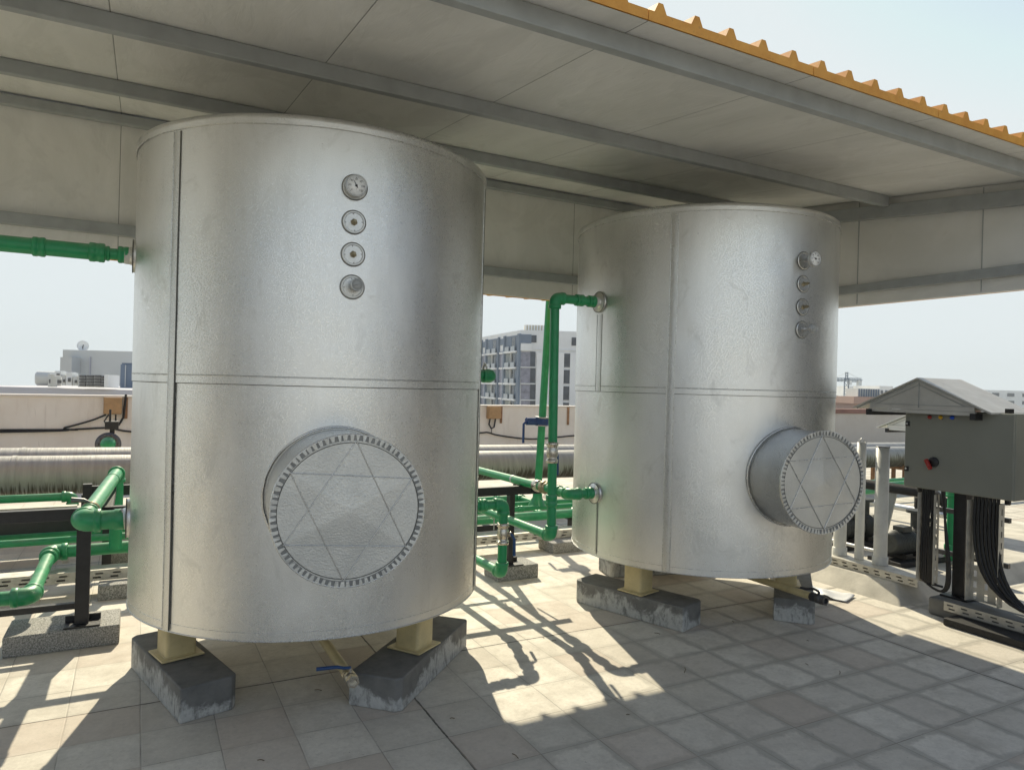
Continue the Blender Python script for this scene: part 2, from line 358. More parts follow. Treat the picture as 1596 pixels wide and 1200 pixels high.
# ------------------------------------------------------------------ CANOPY
can = thing('roof_canopy', (1, 4, 0), 'large grey canopy with orange corrugated sheets, grey beams and hanging side panels over both tanks', 'canopy')
S = .109; zr = lambda n: 3.147 + S*(n-2.27)
A0, A1 = -4.06, 5.62
NF, NB = 2.27, 5.9
def ribprof(a0, a1, first):
    """top profile of one sheet: (a, height above valley)"""
    pts = [(a0, 0)]
    k = 0
    while first + .196*k < a1-.02:
        c = first+.196*k
        pts += [(c-.032, 0), (c-.012, .041), (c+.012, .041), (c+.032, 0)]; k += 1
    pts.append((a1, 0)); return pts
a = 2.77-.98*7
while a < A1-.05:
    b = min(a+.976, A1); pr = ribprof(a, b, a+.06)
    vs = []; k = len(pr)
    for n in (NF, NB):
        vs += [(x, n, zr(n)+.045+h) for x, h in pr] + [(x, n, zr(n)+.003) for x, h in pr]
    fs = []
    for i in range(k-1):
        fs += [(i, i+1, 2*k+i+1, 2*k+i), (k+i+1, k+i, 3*k+i, 3*k+i+1), (i+1, i, k+i, k+i+1), (2*k+i, 2*k+i+1, 3*k+i+1, 3*k+i)]
    fs += [(0, k, 3*k, 2*k), (k-1, 3*k-1, 4*k-1, 2*k-1)][:1] + [(k-1, 2*k-1, 4*k-1, 3*k-1)]
    MB().add(vs, fs).build('roof_sheet', 'orange', can)
    a += .98
m = MB(); m.add([(A0-.02, NF+.004, zr(NF)), (A1, NF+.004, zr(NF)), (A1, NB, zr(NB)), (A0-.02, NB, zr(NB))], [(0, 1, 2, 3)]); m.build('ceiling_panel', 'ceil', can)
for (x, n0, n1) in ((1.551, 2.685, 2.816), (1.67, 2.692, 2.923), (1.914, 2.69, 3.008), (2.034, 2.717, 2.985), (2.153, 2.724, 3.121), (3.822, 3.19, 3.404), (3.95, 2.82, 2.945), (4.3, 3.1, 3.34), (.62, 3.9, 4.2), (2.9, 4.0, 4.3)):
    w_ = random.uniform(.0012, .0022); MB().add([(x-w_, n0, zr(n0)-.0015), (x+w_, n0, zr(n0)-.0015), (x+.3*w_, n1, zr(n1)-.0015), (x-.3*w_, n1, zr(n1)-.0015)], [(0, 1, 2, 3)]).build('film_strip', 'film', can)
# back fascia: flat inner liner, ribbed orange skin outside
m = MB(); m.bb(A0, 5.5, 5.81, 5.85, 2.49, 3.53); m.build('side_panel', 'ceil', can)
a = A0
pr = ribprof(A0, 5.56, A0+.06); k = len(pr)
pr = [(x, 5.852+h*1.1) for x, h in pr]
poly = [(pr[0][0], 5.8505)]+[(x, y+.004) for x, y in pr]+[(pr[-1][0], 5.8505)]
MB().prism(poly, 2.483, 3.52).build('fascia_sheet', 'orange', can)
# right end panel
def endpanel(x0, x1, m_, nm):
    vs = []
    for x in (x0, x1): vs += [(x, 2.35, 2.43), (x, 5.805, 2.43), (x, 5.805, zr(5.805)-.002), (x, 2.35, zr(2.35)-.002)]
    MB().add(vs, [(0, 1, 2, 3), (7, 6, 5, 4), (0, 4, 5, 1), (1, 5, 6, 2), (2, 6, 7, 3), (3, 7, 4, 0)]).build(nm, m_, can)
endpanel(5.505, 5.55, 'ceil', 'side_panel'); endpanel(5.553, 5.575, 'orange', 'fascia_sheet')
# vertical joint lips on the end panel
for y in (2.98, 4.0, 4.97): MB().bb(5.499, 5.5045, y-.002, y+.002, 2.44, zr(y)-.01).build('joint_strip', 'beam', can)
for n in (2.422, 3.682, 4.86): MB().bb(A0, 5.44, n, n+.05, zr(n)-.084, zr(n)-.002).build('beam', 'beam', can, .004)
MB().bb(A0, 5.498, 5.745, 5.806, 3.445, 3.512).build('beam', 'beam', can, .004)
MB().bb(A0, 5.498, 5.765, 5.806, 2.652, 2.735).build('beam', 'beam', can, .004)
MB().bb(5.455, 5.502, 2.38, 5.76, 2.53, 2.605).build('beam', 'beam', can, .004)
vs = []
for x in (5.442, 5.5):
    for n in (2.36, 5.74): vs += [(x, n, zr(n)-.175), (x, n, zr(n)-.066)]
MB().add(vs, [(0, 1, 3, 2), (4, 6, 7, 5), (0, 4, 5, 1), (2, 3, 7, 6), (1, 5, 7, 3), (0, 2, 6, 4)]).build('rafter', 'beam', can, .004)
for (x, y) in ((1.0, 5.70), (4.35, 5.70), (5.46, 2.42), (-3.95, 5.70), (-3.95, 2.5)):
    MB().bb(x-.05, x+.05, y-.05, y+.05, .012, zr(y)-.09).build('post', 'beam', can, .004)
    MB().bb(x-.11, x+.11, y-.11, y+.11, .001, .012).build('base_plate', 'beam', can, .002)

# ------------------------------------------------------------------ TANKS
def text_mesh(s, size, mtx):
    cu = bpy.data.curves.new('t', 'FONT'); cu.body = s; cu.size = size; cu.align_x = 'CENTER'; cu.align_y = 'CENTER'
    o = bpy.data.objects.new('t', cu); COL.objects.link(o); bpy.context.view_layer.update()
    me = o.to_mesh(); vs = [mtx @ v.co for v in me.vertices]; fs = [tuple(p.vertices) for p in me.polygons]
    o.to_mesh_clear(); bpy.data.objects.remove(o); return vs, fs

ZB, ZT, ZM = .41, 2.91, 1.66
DENTS = [(-2.35, 1.02, .05, .004), (-2.25, 1.32, .09, .003), (-1.15, 1.35, .10, .003), (-1.0, 2.3, .07, .0035), (-1.9, .62, .12, .003), (-2.0, 2.55, .08, .003), (-1.35, .75, .06, -.002), (-2.6, 2.0, .06, .004), (-.75, 1.0, .08, .004), (-1.7, 1.85, .05, .002)]
def dents(x, y, z, seed):
    q = V((x*1.1+seed, y*1.1, z*.8)); d = noise.noise(q)*.0035
    q = V((x*3+seed*2, y*3, z*2.2)); d += noise.noise(q)*.0012
    th = atan2(y, x)
    for (t0, z0, w, dp) in DENTS:
        e = ((th-t0-(.2 if seed > 3 else 0))**2+(z-z0)**2)/(w*w)
        if e < 6: d -= dp*math.exp(-e)
    return d
def rad(th, z, seed):
    edge = max(0, min(1, min(z-ZB, ZT-z, abs(z-ZM)+.03)/.12))
    return dents(cos(th), sin(th), z, seed)*(.35+.65*edge)
def dial_frame(C, ax):
    ax = V(ax).normalized(); z = V((0, 0, 1)); xx = z.cross(ax).normalized(); yy = ax.cross(xx)
    M_ = Matrix((xx, yy, ax)).transposed().to_4x4(); M_.translation = V(C); return M_

def make_tank(C, seed, label, seam_ang, face, zs, man, manax, stand, needle, legs, nozzles):
    t = thing('storage_tank', (C[0], C[1], ZB), label, 'tank', 'aluminium clad hot water tanks')
    c = V((C[0], C[1], 0))
    def shell(z0, z1, R, nz, nm):
        seg = 224; vs = []; fs = []
        for k in range(nz+1):
            z = z0+(z1-z0)*k/nz
            for i in range(seg):
                th = 2*pi*i/seg; x, y = cos(th), sin(th)
                r = R + rad(th, z, seed)
                vs.append(c+V((x*r, y*r, z)))
        for k in range(nz):
            for i in range(seg):
                j = (i+1) % seg; fs.append((k*seg+i, k*seg+j, (k+1)*seg+j, (k+1)*seg+i))
        m = MB().add(vs, fs, True)
        if nm == 'lower_jacket': m.add(vs[:seg], [tuple(range(seg))[::-1]])
        return m.build(nm, 'jacket', t)
    lo = shell(ZB, ZM+.004, 1.0, 26, 'lower_jacket'); up = shell(ZM-.03, ZT-.02, 1.0045, 26, 'upper_jacket')
    # lid, slightly domed with turned-down lip
    m = MB(); seg = 224
    def lr(th, z, R_): return R_+rad(th, z, seed)
    vs = []; fs = []; hs_ = [(ZT-.045, 1.0085), (ZT-.022, 1.009), (ZT+.001, 1.010), (ZT+.001, 1.010), (ZT+.0035, 1.006), (ZT+.0035, 1.006), (ZT+.008, .8), (ZT+.03, .4), (ZT+.036, .02)]
    for z_, R_ in hs_:
        for i in range(seg): th = 2*pi*i/seg; q = lr(th, ZT-.03, R_) if R_ > .9 else R_; vs.append(c+V((cos(th)*q, sin(th)*q, z_+.0015*noise.noise(V((cos(th)*5, sin(th)*5, seed))))))
    for k in range(len(hs_)-1):
        for i in range(seg): j = (i+1) % seg; fs.append((k*seg+i, k*seg+j, (k+1)*seg+j, (k+1)*seg+i))
    m.add(vs, fs, True); m.build('lid', 'jacket', t)
    def ring(z, R, rr, nm, mt):
        m = MB(); n = 224; m.tube([c+V((cos(2*pi*i/n)*(R+rad(2*pi*i/n, z, seed)), sin(2*pi*i/n)*(R+rad(2*pi*i/n, z, seed)), z+noise.noise(V((cos(2*pi*i/n)*3, sin(2*pi*i/n)*3, z+seed)))*.0015)) for i in range(n+1)], rr, 6); return m.build(nm, mt, t)
    ring(ZT-.046, 1.0088, .0022, 'lid_bead', 'bead'); ring(ZM+.006, 1.0052, .0018, 'seam_bead', 'bead'); ring(ZM-.032, 1.0042, .0017, 'seam_shadow_gap', 'seamdark'); ring(ZM+.010, 1.0040, .0013, 'seam_shadow_gap', 'seamdark')  # dark beads stand in for the shadow lines along the seam
    ring(ZB+.004, 1.0005, .0035, 'base_bead', 'strap'); ring(ZB+.045, .9998, .0016, 'base_crease', 'bead')
    # vertical seam: overlapped strip with an edge bead
    def vstrip(ang, w, z0, z1, R, nm, edge=True, mt='strap'):
        m = MB(); h = w/2/R; vs = []; fs = []; nz = 24
        for k in range(nz+1):
            z = z0+(z1-z0)*k/nz; wob = noise.noise(V((z*1.3, seed, ang)))*.004
            for j in range(4):
                th = ang-h+2*h*j/3+wob
                rq = R+rad(th, z, seed)+(.0015 if j in (1, 2) else -.001); vs.append(c+V((cos(th)*rq, sin(th)*rq, z)))
        for k in range(nz):
            for j in range(3): fs.append((k*4+j, k*4+j+1, (k+1)*4+j+1, (k+1)*4+j))
        m.add(vs, fs, True); o = m.build(nm, mt, t)
        if edge:
            for sgn, mt2, rr in ((-1, 'seamdark' if nm == 'cover_strip' else 'bead', .002), (1, 'seamdark' if seed < 3 or nm == 'cover_strip' else 'bead', .0036 if seed < 3 else .002)):
                pp = []
                for k in range(nz+1):
                    zz_ = z0+(z1-z0)*k/nz; th = ang+sgn*h+noise.noise(V((zz_*1.3, seed, ang)))*.004; rq = R+rad(th, zz_, seed)-.0005; pp.append(c+V((cos(th)*rq, sin(th)*rq, zz_)))
                m = MB(); m.tube(pp, rr*(.6 if nm == 'cover_strip' else 1), 6)
                ob = m.build('strip_edge', mt2, o)
        return o
    vstrip(seam_ang, .05, ZB+.01, ZT-.055, 1.0065, 'seam_strip')
    vstrip(seam_ang+radians(115), .05, ZB+.01, ZT-.055, 1.0065, 'seam_strip')
    if stand['strap']:
        vstrip(radians(180.5), .062, ZM-.03, 2.20, 1.0062, 'cover_strip'); vstrip(radians(182), .012, ZB+.02, .84, 1.0045, 'cover_strip')
    # manhole
    mc = V(man); ax = V((manax[0], manax[1], 0)).normalized(); R = .328
    L = .42
    m = MB(); m.lathe([(-L, R-.006), (-.02, R-.006), (-.016, R-.001), (-.004, R), (0, R-.004)], mc, ax, 96); o = m.build('manhole_barrel', 'strap', t)
    # flange bead where it meets the shell
    m = MB(); xx = V((0, 0, 1)).cross(ax).normalized(); pts = []
    for i in range(97):
        th = 2*pi*i/96; off = xx*cos(th)*(R+.004)+V((0, 0, 1))*sin(th)*(R+.004); p = mc+off
        # march back along axis to shell surface
        s_ = 0
        while (V((p.x, p.y, 0))-c).length > 1.012 and s_ < .6: p = p-ax*.004; s_ += .004
        pts.append(p)
    m.tube(pts, .006, 6); m.build('barrel_collar', 'bead', o)
    # cover with star shaped cross creases
    Fm = dial_frame(mc, ax); vs = []; fs = []; NRg, NS = 44, 96
    tri = lambda q0: [(cos(radians(q0+120*k)), sin(radians(q0+120*k))) for k in range(3)]
    rot = radians(stand['rot'])
    def hgt(x, y):
        x, y = x*cos(rot)+y*sin(rot), -x*sin(rot)+y*cos(rot); h = 0
        for q0, am in ((90, .05), (-90, .042)):
            d = min(.5*(R*.94)-(-(x*cos(radians(q0+60+120*k))+y*sin(radians(q0+60+120*k))))*-1 for k in range(3))
            h += am*max(d, 0)*.8
        return h
    vs.append(Fm @ V((0, 0, hgt(0, 0))))
    for k in range(1, NRg+1):
        r = (R-.014)*k/NRg
        for i in range(NS*2):
            th = pi*i/NS; x, y = r*cos(th), r*sin(th); vs.append(Fm @ V((x, y, .001+hgt(x, y)*min(1, (NRg-k)/3))))
    n2 = NS*2
    for i in range(n2): fs.append((0, 1+i, 1+(i+1) % n2))
    for k in range(NRg-1):
        for i in range(n2): fs.append((1+k*n2+i, 1+(k+1)*n2+i, 1+(k+1)*n2+(i+1) % n2, 1+k*n2+(i+1) % n2))
    cv = MB().add(vs, fs, True).build('manhole_cover', 'cover', t)
    m = MB(); nt = 76
    for i in range(nt):
        th = 2*pi*(i+random.uniform(-.12, .12))/nt; w = 2*pi/nt*random.uniform(.62, .82)/2; r0, r1 = R-.026+random.uniform(-.002, .002), R+.001
        tl = random.uniform(.40, .75)
        P = [(r1, th-w, .004), (r1, th+w, .004), (r0, th+w*tl, .0035), (r0, th-w*tl, .0035)]
        top = [Fm @ V((r*cos(a_), r*sin(a_), z+.002+random.uniform(0, .002))) for r, a_, z in P]; bot = [Fm @ V((r*cos(a_), r*sin(a_), 0)) for r, a_, z in P]
        m.add(top+bot, [(0, 1, 2, 3), (0, 4, 5, 1), (1, 5, 6, 2), (2, 6, 7, 3), (3, 7, 4, 0)])
    m.build('rim_tabs', 'cover', cv)
    m = MB(); n_ = 96; vs = [Fm @ V((q*cos(2*pi*i/n_), q*sin(2*pi*i/n_), .0022)) for q in (R-.027, R-.002) for i in range(n_)]; m.add(vs, [(i, (i+1) % n_, n_+(i+1) % n_, n_+i) for i in range(n_)]); m.build('rim_groove', 'groove', cv)
    m = MB(); lf = (R-.028)
    for q0 in (90, -90):
        pk = [(lf*cos(radians(q0+120*k)+rot), lf*sin(radians(q0+120*k)+rot)) for k in range(3)]
        for k in range(3):
            a_, b_ = pk[k], pk[(k+1) % 3]; pts_ = []
            for i in range(31): q = i/30; x, y = a_[0]*(1-q)+b_[0]*q, a_[1]*(1-q)+b_[1]*q; pts_.append(Fm @ V((x, y, hgt(x, y)+.0036+.0006*noise.noise(V((q*5, k, q0))))))
            m.tube(pts_, .0022, 6)
    m.build('fold_ridges', 'bead', cv)
    m = MB(); m.tube([Fm @ V(((R-.001)*cos(2*pi*i/96), (R-.001)*sin(2*pi*i/96), .001)) for i in range(97)], .0045, 6); m.build('rim_bead', 'bead', cv)
    m = MB(); m.tube([Fm @ V(((R-.028)*cos(2*pi*i/96), (R-.036)*sin(2*pi*i/96), .003)) for i in range(97)], .0016, 6); m.build('rim_crease', 'seamdark', cv)
    # instruments
    fa = V((cos(face), sin(face), 0)); S0 = c+fa*1.004
    def disc(z, r=.055, nm='cover_disc'):
        p = S0+V((0, 0, z)); m = MB(); m.lathe([(-.004, r), (.006, r), (.009, r-.004), (.009, r-.009), (.006, r-.012), (.006, 0)], p, fa, 40, False); o = m.build(nm, 'strap', t)
        m = MB(); m.tube([dial_frame(p+fa*.004, fa) @ V(((r+.0015)*cos(2*pi*i/48), (r+.0015)*sin(2*pi*i/48), 0)) for i in range(49)], .0019, 5); m.build('disc_outline', 'seamdark', o)
        m = MB()
        for k in range(4):
            th = pi/2*k+.1; m.lathe([(0, .003), (.002, .002)], dial_frame(p+fa*.006, fa) @ V((.04*cos(th), .04*sin(th), 0)), fa, 6)
        m.build('screw', 'seamdark', o); return p
    # thermometer
    sd = stand['stand']
    p = disc(zs[0], .06)
    m = MB(); m.lathe([(.004, .012), (sd, .012), (sd, .045), (sd+.003, .052), (sd+.024, .053), (sd+.030, .053), (sd+.031, .047), (sd+.027, .046)], p, fa, 48); g = m.build('thermometer', 'steel', t)
    Fd = dial_frame(p+fa*(sd+.0275), fa)
    m = MB(); m.lathe([(0, .0465), (.0006, .0465), (.0007, 0)], Fd.translation, fa, 40); m.build('dial', 'dial', g)
    m = MB()
    for k in range(25):
        th = radians(225-270*k/24); l = .006 if k % 4 == 0 else .003
        R_ = Matrix.Rotation(th, 4, 'Z'); b = MB().box((.041-l/2, 0, .0012), (l, .0012 if k % 4 else .0022, .0004)); m.add([Fd @ (R_ @ q) for q in b.v], b.f)
    for k in range(7):
        th = radians(225-270*k/6); vs, fs = text_mesh(str(20*k), .0125, Fd @ Matrix.Translation((.0305*cos(th), .0305*sin(th), .0012))); m.add(vs, fs)
    vs, fs = text_mesh('°C', .007, Fd @ Matrix.Translation((0, -.018, .0012))); m.add(vs, fs)
    m.build('dial_marks', 'ink', g)
    th = radians(needle); b = MB(); b.add([(-.012, -.003, .003), (-.012, .003, .003), (.036, 0, .003)], [(0, 1, 2)]); b.lathe([(.001, .006), (.004, .006)], (0, 0, 0), (0, 0, 1), 12)
    m = MB(); m.add([Fd @ (Matrix.Rotation(th, 4, 'Z') @ q) for q in b.v], b.f); m.build('needle', 'ink', g)
    for z in zs[1:3]:
        p = disc(z, .056)
        m = MB(); m.lathe([(.003, .017), (.010, .017), (.012, .014), (.013, .011), (.028+sd*.2, .011), (.030+sd*.2, .009)], p, fa, 6, False); m.lathe([(.02, .006), (.04+sd*.2, .006)], p, fa, 10); m.build('plugged_socket', 'brass', t)
    p = disc(zs[3], .057)
    s2 = .035+sd*.5; off = V((0, 0, .006))+V((-fa.y, fa.x, 0))*.012
    m = MB(); m.lathe([(.003, .014), (.02, .014), (.02, .009), (s2, .009)], p+off, fa, 16); m.lathe([(s2, .022), (s2+.002, .031), (s2+.022, .031), (s2+.024, .027), (s2+.021, .026)], p+off, fa, 36); g = m.build('pressure_gauge', 'steel', t)
    Fd = dial_frame(p+off+fa*(s2+.0215), fa)
    MB().lathe([(0, .0265), (.0004, .0265), (.0005, 0)], Fd.translation, fa, 30).build('dial', 'gdial', g)
    m = MB()
    for k in range(13):
        th = radians(225-270*k/12); R_ = Matrix.Rotation(th, 4, 'Z'); b = MB().box((.021, 0, .001), (.005, .0008, .0003)); m.add([Fd @ (R_ @ q) for q in b.v], b.f)
    b = MB().box((-.006, 0, .002), (.026, .0015, .0004)); m.add([Fd @ (Matrix.Rotation(radians(20), 4, 'Z') @ q) for q in b.v], b.f); m.build('dial_marks', 'ink', g)
    # nozzles: white sealant stub and round collar
    for (ang, z, r) in nozzles:
        d = V((cos(ang), sin(ang), 0)); p = c+d*.99+V((0, 0, z))
        MB().lathe([(0, r*2.1), (.022, r*2.1), (.026, r*2.0), (.027, r*1.2), (.045, r*1.05)], p, d, 36).build('nozzle_collar', 'strap', t)
        MB().lathe([(.02, r*1.12), (.062, r*1.08), (.066, r)], p, d, 28).build('nozzle_sealant', 'pvc', t)
        MB().tube([dial_frame(p+d*.024, d) @ V((r*2.12*cos(2*pi*i/40), r*2.12*sin(2*pi*i/40), 0)) for i in range(41)], .0025, 5).build('collar_outline', 'seamdark', t)
    # legs
    for (la, lb) in legs:
        ang = atan2(lb-C[1], la-C[0]); Rm = Matrix.Rotation(ang, 3, 'Z')
        w = .078; r = .02; poly = []
        for sx, sy in ((1, 1), (-1, 1), (-1, -1), (1, -1)):
            for k in range(5):
                q = atan2(sy, sx)-pi/4+pi/2*k/4; poly.append((sx*(w-r)+r*cos(q), sy*(w-r)+r*sin(q)))
        poly = [(la+(Rm @ V((x, y, 0))).x, lb+(Rm @ V((x, y, 0))).y) for x, y in poly]
        n_ = len(poly); vs = [(x, y, .183) for x, y in poly]+[(x, y, ZB+.01) for x, y in poly]
        lg = MB().add(vs, [(i, (i+1) % n_, n_+(i+1) % n_, n_+i) for i in range(n_)], True).build('leg', 'cream', t)
        MB().box((la, lb, .179), (.215, .215, .009), ang).build('base_plate', 'cream', lg, .0015)
        m = MB()
        for i in range(n_):
            p0, p1 = poly[i], poly[(i+1) % n_]; m.tube([(p0[0], p0[1], .185), (p1[0], p1[1], .185)], .004, 6)
        m.build('weld_bead', 'cream', lg)
    return t

C1 = (.973, 4.386); C2 = (4.013, 4.31)
legs1 = [(.216, 4.165), (1.412, 3.75), (1.17, 5.05)]; legs2 = [(3.28, 4.11), (4.50, 3.83), (4.17, 4.98)]
t1 = make_tank(C1, 1.3, 'large silver cylindrical tank nearest the camera with round manhole facing front', radians(-145.7), radians(-93.8), (2.597, 2.428, 2.272, 2.114),
    (.815, 2.985, 1.103), (-.10, -1), dict(strap=False, rot=-4, stand=.012), 118, legs1, [(pi, 2.31, .042), (0, .83, .036), (0, 1.72, .036), (pi, .875, .05)])
t2 = make_tank(C2, 5.7, 'farther silver cylindrical tank at right, its manhole sticking out sideways', radians(-144), radians(-91.8), (2.556, 2.398, 2.241, 2.087),
    (3.868, 3.02, 1.092), (-.17, -1), dict(strap=True, rot=3, stand=.07), 160, legs2, [(pi, 2.29, .036), (pi, .875, .036)])
# welded drain pipes under the tanks are parts of the tanks
def drain(t, x, y0, y1, z, label):
    MB().tube([(x, y0, ZB+.01), (x, y0, z+.03), (x, y0-.03, z), (x, y1, z)], .026, 16).build('drain_pipe', 'cream', t)
    m = MB(); m.sharpcyl((x, y1+.01, z), (x, y1-.035, z), .031, 8); m.lathe([(0, .024), (.01, .032), (.045, .032), (.055, .024)], (x, y1-.03, z), (0, -1, 0), 20)
    m.lathe([(0, .033), (.028, .033), (.028, .022), (.01, .02)], (x, y1-.082, z), (0, -1, 0), 6, False); m.cyl((x, y1-.055, z), (x, y1-.055, z+.05), .009)
    return m.build('drain_valve', label, t)
v = drain(t1, .965, 4.35, 3.50, .185, 'chrome')
m = MB(); m.tube([(.965, 3.445, .236), (.93, 3.445, .24), (.90, 3.45, .248), (.80, 3.46, .250)], .007, 8, [.008, .008, .009, .010]); m.build('lever_handle', 'blue', v)
v = drain(t2, 4.12, 4.25, 3.28, .262, 'dsteel')
m = MB(); m.tube([(4.12, 3.225, .312), (4.10, 3.25, .325), (4.08, 3.30, .315), (4.06, 3.33, .318)], .009, 8); m.build('lever_handle', 'black', v)

# plinths under the tanks
def plinth(cx_, cy_, ang, L, W, label, h=.17):
    a = L/2; b = W/2; ch = .03
    poly = [(-a+ch, -b), (a-ch*.4, -b), (a, -b+ch*.4), (a, b-ch), (a-ch, b), (-a, b), (-a, -b+ch)]
    c_, s_ = cos(ang), sin(ang); poly = [(cx_+x*c_-y*s_, cy_+x*s_+y*c_) for x, y in poly]
    m = MB(); m.prism(poly, 0, h); tag(m.build('concrete_plinth', 'plinth', None, .012, bseg=3), label, 'plinth', 'dark concrete plinths under the tanks')
plinth(.236, 4.153, atan2(.875, -.22), .90, .275, 'dark grey plinth with white splashes under the left leg of the nearer tank')
plinth(1.435, 3.805, atan2(.708, .694), .98, .29, 'dark grey plinth with whitened lower edge under the right leg of the nearer tank')
plinth(1.17, 5.07, radians(-16), .94, .28, 'dark plinth hidden behind and below the nearer tank')
plinth(3.30, 4.16, atan2(.943, -.324), .94, .28, 'long dark plinth under the left leg of the farther tank')
plinth(4.555, 3.80, radians(41), .92, .28, 'dark plinth under the right leg of the farther tank beside the drain pipe')
plinth(4.17, 5.03, radians(-12), .94, .28, 'dark plinth under the rear leg of the farther tank')

# ------------------------------------------------------------------ GREEN PIPES
def gpipe(label, cat='pipe', name='green_pipe', group='green plastic water pipes'):
    t = thing(name, (0, 0, 0), label, cat, group); t['_'] = 1; del t['_']; return t
def run(t, p0, p1, r, mt='green'): return MB().cyl(p0, p1, r, seg=28).build('pipe', mt, t)
def coupling(t, p, d, r, L=.06, k=1.28, nm='coupling', mt='green'):
    p = V(p); d = V(d).normalized(); c = r*.12
    return MB().lathe([(-L/2, r), (-L/2, r*k-c), (-L/2+c, r*k), (-.12*L, r*k), (-.1*L, r*k*.96), (.1*L, r*k*.96), (.12*L, r*k), (L/2-c, r*k), (L/2, r*k-c), (L/2, r)], p-V((0, 0, 0)), d, 28).build(nm, mt, t)
def elbow(t, p, d1, d2, r, k=1.27, L=None):
    """d1, d2: directions leaving the corner p"""
    p = V(p); d1 = V(d1).normalized(); d2 = V(d2).normalized(); L = L or r*2.3; B = r*1.25
    pts = [p+d1*L]
    for i in range(9):
        q = i/8; a_ = p+d1*B; b_ = p+d2*B; pts.append(a_*(1-q)**2+p*2*q*(1-q)+b_*q*q)
    pts.append(p+d2*L); m = MB().tube(pts, r*k, 24)
    for d in (d1, d2): m.lathe([(L*.62, r*k), (L*.66, r*k*1.09), (L*.98, r*k*1.09), (L*1.02, r*k), (L*1.02, r*.9)], p, d, 28)
    return m.build('elbow', 'green', t)
def clamp(t, p, d, r, drop=0):
    d = V(d).normalized(); m = MB(); m.lathe([(-.012, r*1.02), (-.012, r*1.09), (.012, r*1.09), (.012, r*1.02)], p, d, 24)
    if drop: m.cyl(V(p)-V((0, 0, r)), V(p)-V((0, 0, r+drop)), .005, seg=8)
    return m.build('pipe_clamp', 'steel', t)
def valve(t, p, d, r, hdir, hl=.13, off=None):
    """ball valve with hexagonal unions and a blue lever"""
    p = V(p); d = V(d).normalized(); h = V(hdir).normalized(); m = MB()
    m.lathe([(-.075, r*.9), (-.075, r*1.30), (-.05, r*1.34), (-.048, r*1.1), (-.03, r*1.1), (-.024, r*1.22), (.024, r*1.22), (.03, r*1.1), (.048, r*1.1), (.05, r*1.34), (.075, r*1.30), (.075, r*.9)], p, d, 8 if False else 26)
    m.lathe([(0, .012), (r*1.5, .012), (r*1.5, .017), (r*1.75, .017)], p, h, 12)
    v = m.build('ball_valve', 'chrome', t)
    q = p+h*r*1.7; MB().tube([q, q+h*.012-d*.01, q+h*.028-d*.035, q+h*.03-d*hl], .009, 10, [.008, .009, .010, .0115]).build('lever_handle', 'blue', v)
    return v
r = .033
X, Y, Z = V((1, 0, 0)), V((0, 1, 0)), V((0, 0, 1))
# riser A : from the nearer tank down to the low run
t = gpipe('short green riser with blue lever valve between the tanks, elbowing into the nearer tank')
P = V((2.29, 4.386, .822)); Q = V((2.29, 4.386, .338))
run(t, (2.03, 4.386, .822), P-X*.03, r); coupling(t, (2.06, 4.386, .822), X, r, .05, 1.2); coupling(t, (2.125, 4.386, .822), X, r, .055, 1.35)
elbow(t, P, -X, -Z, r); run(t, P-Z*.03, Q+Z*.03, r); valve(t, (2.29, 4.386, .615), Z, r, V((.75, -.66, 0)), .15); elbow(t, Q, Z, Y, r)
run(t, Q+Y*.03, (2.29, 6.45, .33), r); clamp(t, (2.29, 5.3, .335), Y, r, .11)
# riser B
t = gpipe('tall green riser with silver valve joining the upper nozzle of the farther tank')
P = V((2.622, 4.31, 2.29)); Q = V((2.642, 4.31, .585))
run(t, (2.99, 4.31, 2.29), P+X*.03, r); coupling(t, (2.935, 4.31, 2.29), X, r, .06, 1.3); coupling(t, (2.83, 4.31, 2.29), X, r, .065, 1.3)
elbow(t, P, X, -Z, r); run(t, P-Z*.03, Q+Z*.03, r); coupling(t, (2.636, 4.31, .84), Z, r, .085, 1.25); valve(t, (2.632, 4.31, 1.185), Z, r, V((.85, .5, 0)), .17)
elbow(t, Q, Z, Y, r); run(t, Q+Y*.03, (2.66, 6.9, .57), r); clamp(t, (2.655, 5.25, .578), Y, r, .10); coupling(t, (2.655, 5.55, .576), Y, r)
elbow(t, (2.66, 6.9, .57), -Y, -Z, r); run(t, (2.66, 6.9, .54), (2.66, 6.9, .30), r)
# run C to the lower nozzle
t = gpipe('green pipe with brass union elbowing into the lower nozzle of the farther tank')
P = V((2.80, 4.31, .877))
run(t, (3.0, 4.31, .877), P+X*.03, r); coupling(t, (2.955, 4.31, .877), X, r, .065, 1.3); elbow(t, P, X, Y, r); run(t, P+Y*.03, (2.99, 7.4, .80), r); coupling(t, (2.81, 4.50, .874), Y, r, .06)
d = (V((2.99, 7.4, .80))-P).normalized()
q = P+d*.42
MB().lathe([(-.055, r), (-.055, r*1.35), (-.035, r*1.35), (-.03, r*1.15), (-.018, r*1.15), (-.012, r*1.6), (.016, r*1.6), (.02, r*1.3), (.04, r*1.3), (.05, r*1.15), (.055, r)], q, d, 8).build('union', 'brass', t)
q = P+d*.55; MB().lathe([(-.05, r), (-.05, r*1.3), (-.03, r*1.45), (.0, r*1.45), (.03, r*1.3), (.05, r)], q, d, 24).build('check_valve', 'chrome', t)
clamp(t, P+d*1.0, d, r, .05); elbow(t, (2.99, 7.4, .80), -d, -Z, r); run(t, (2.99, 7.4, .77), (2.99, 7.4, .3), r)
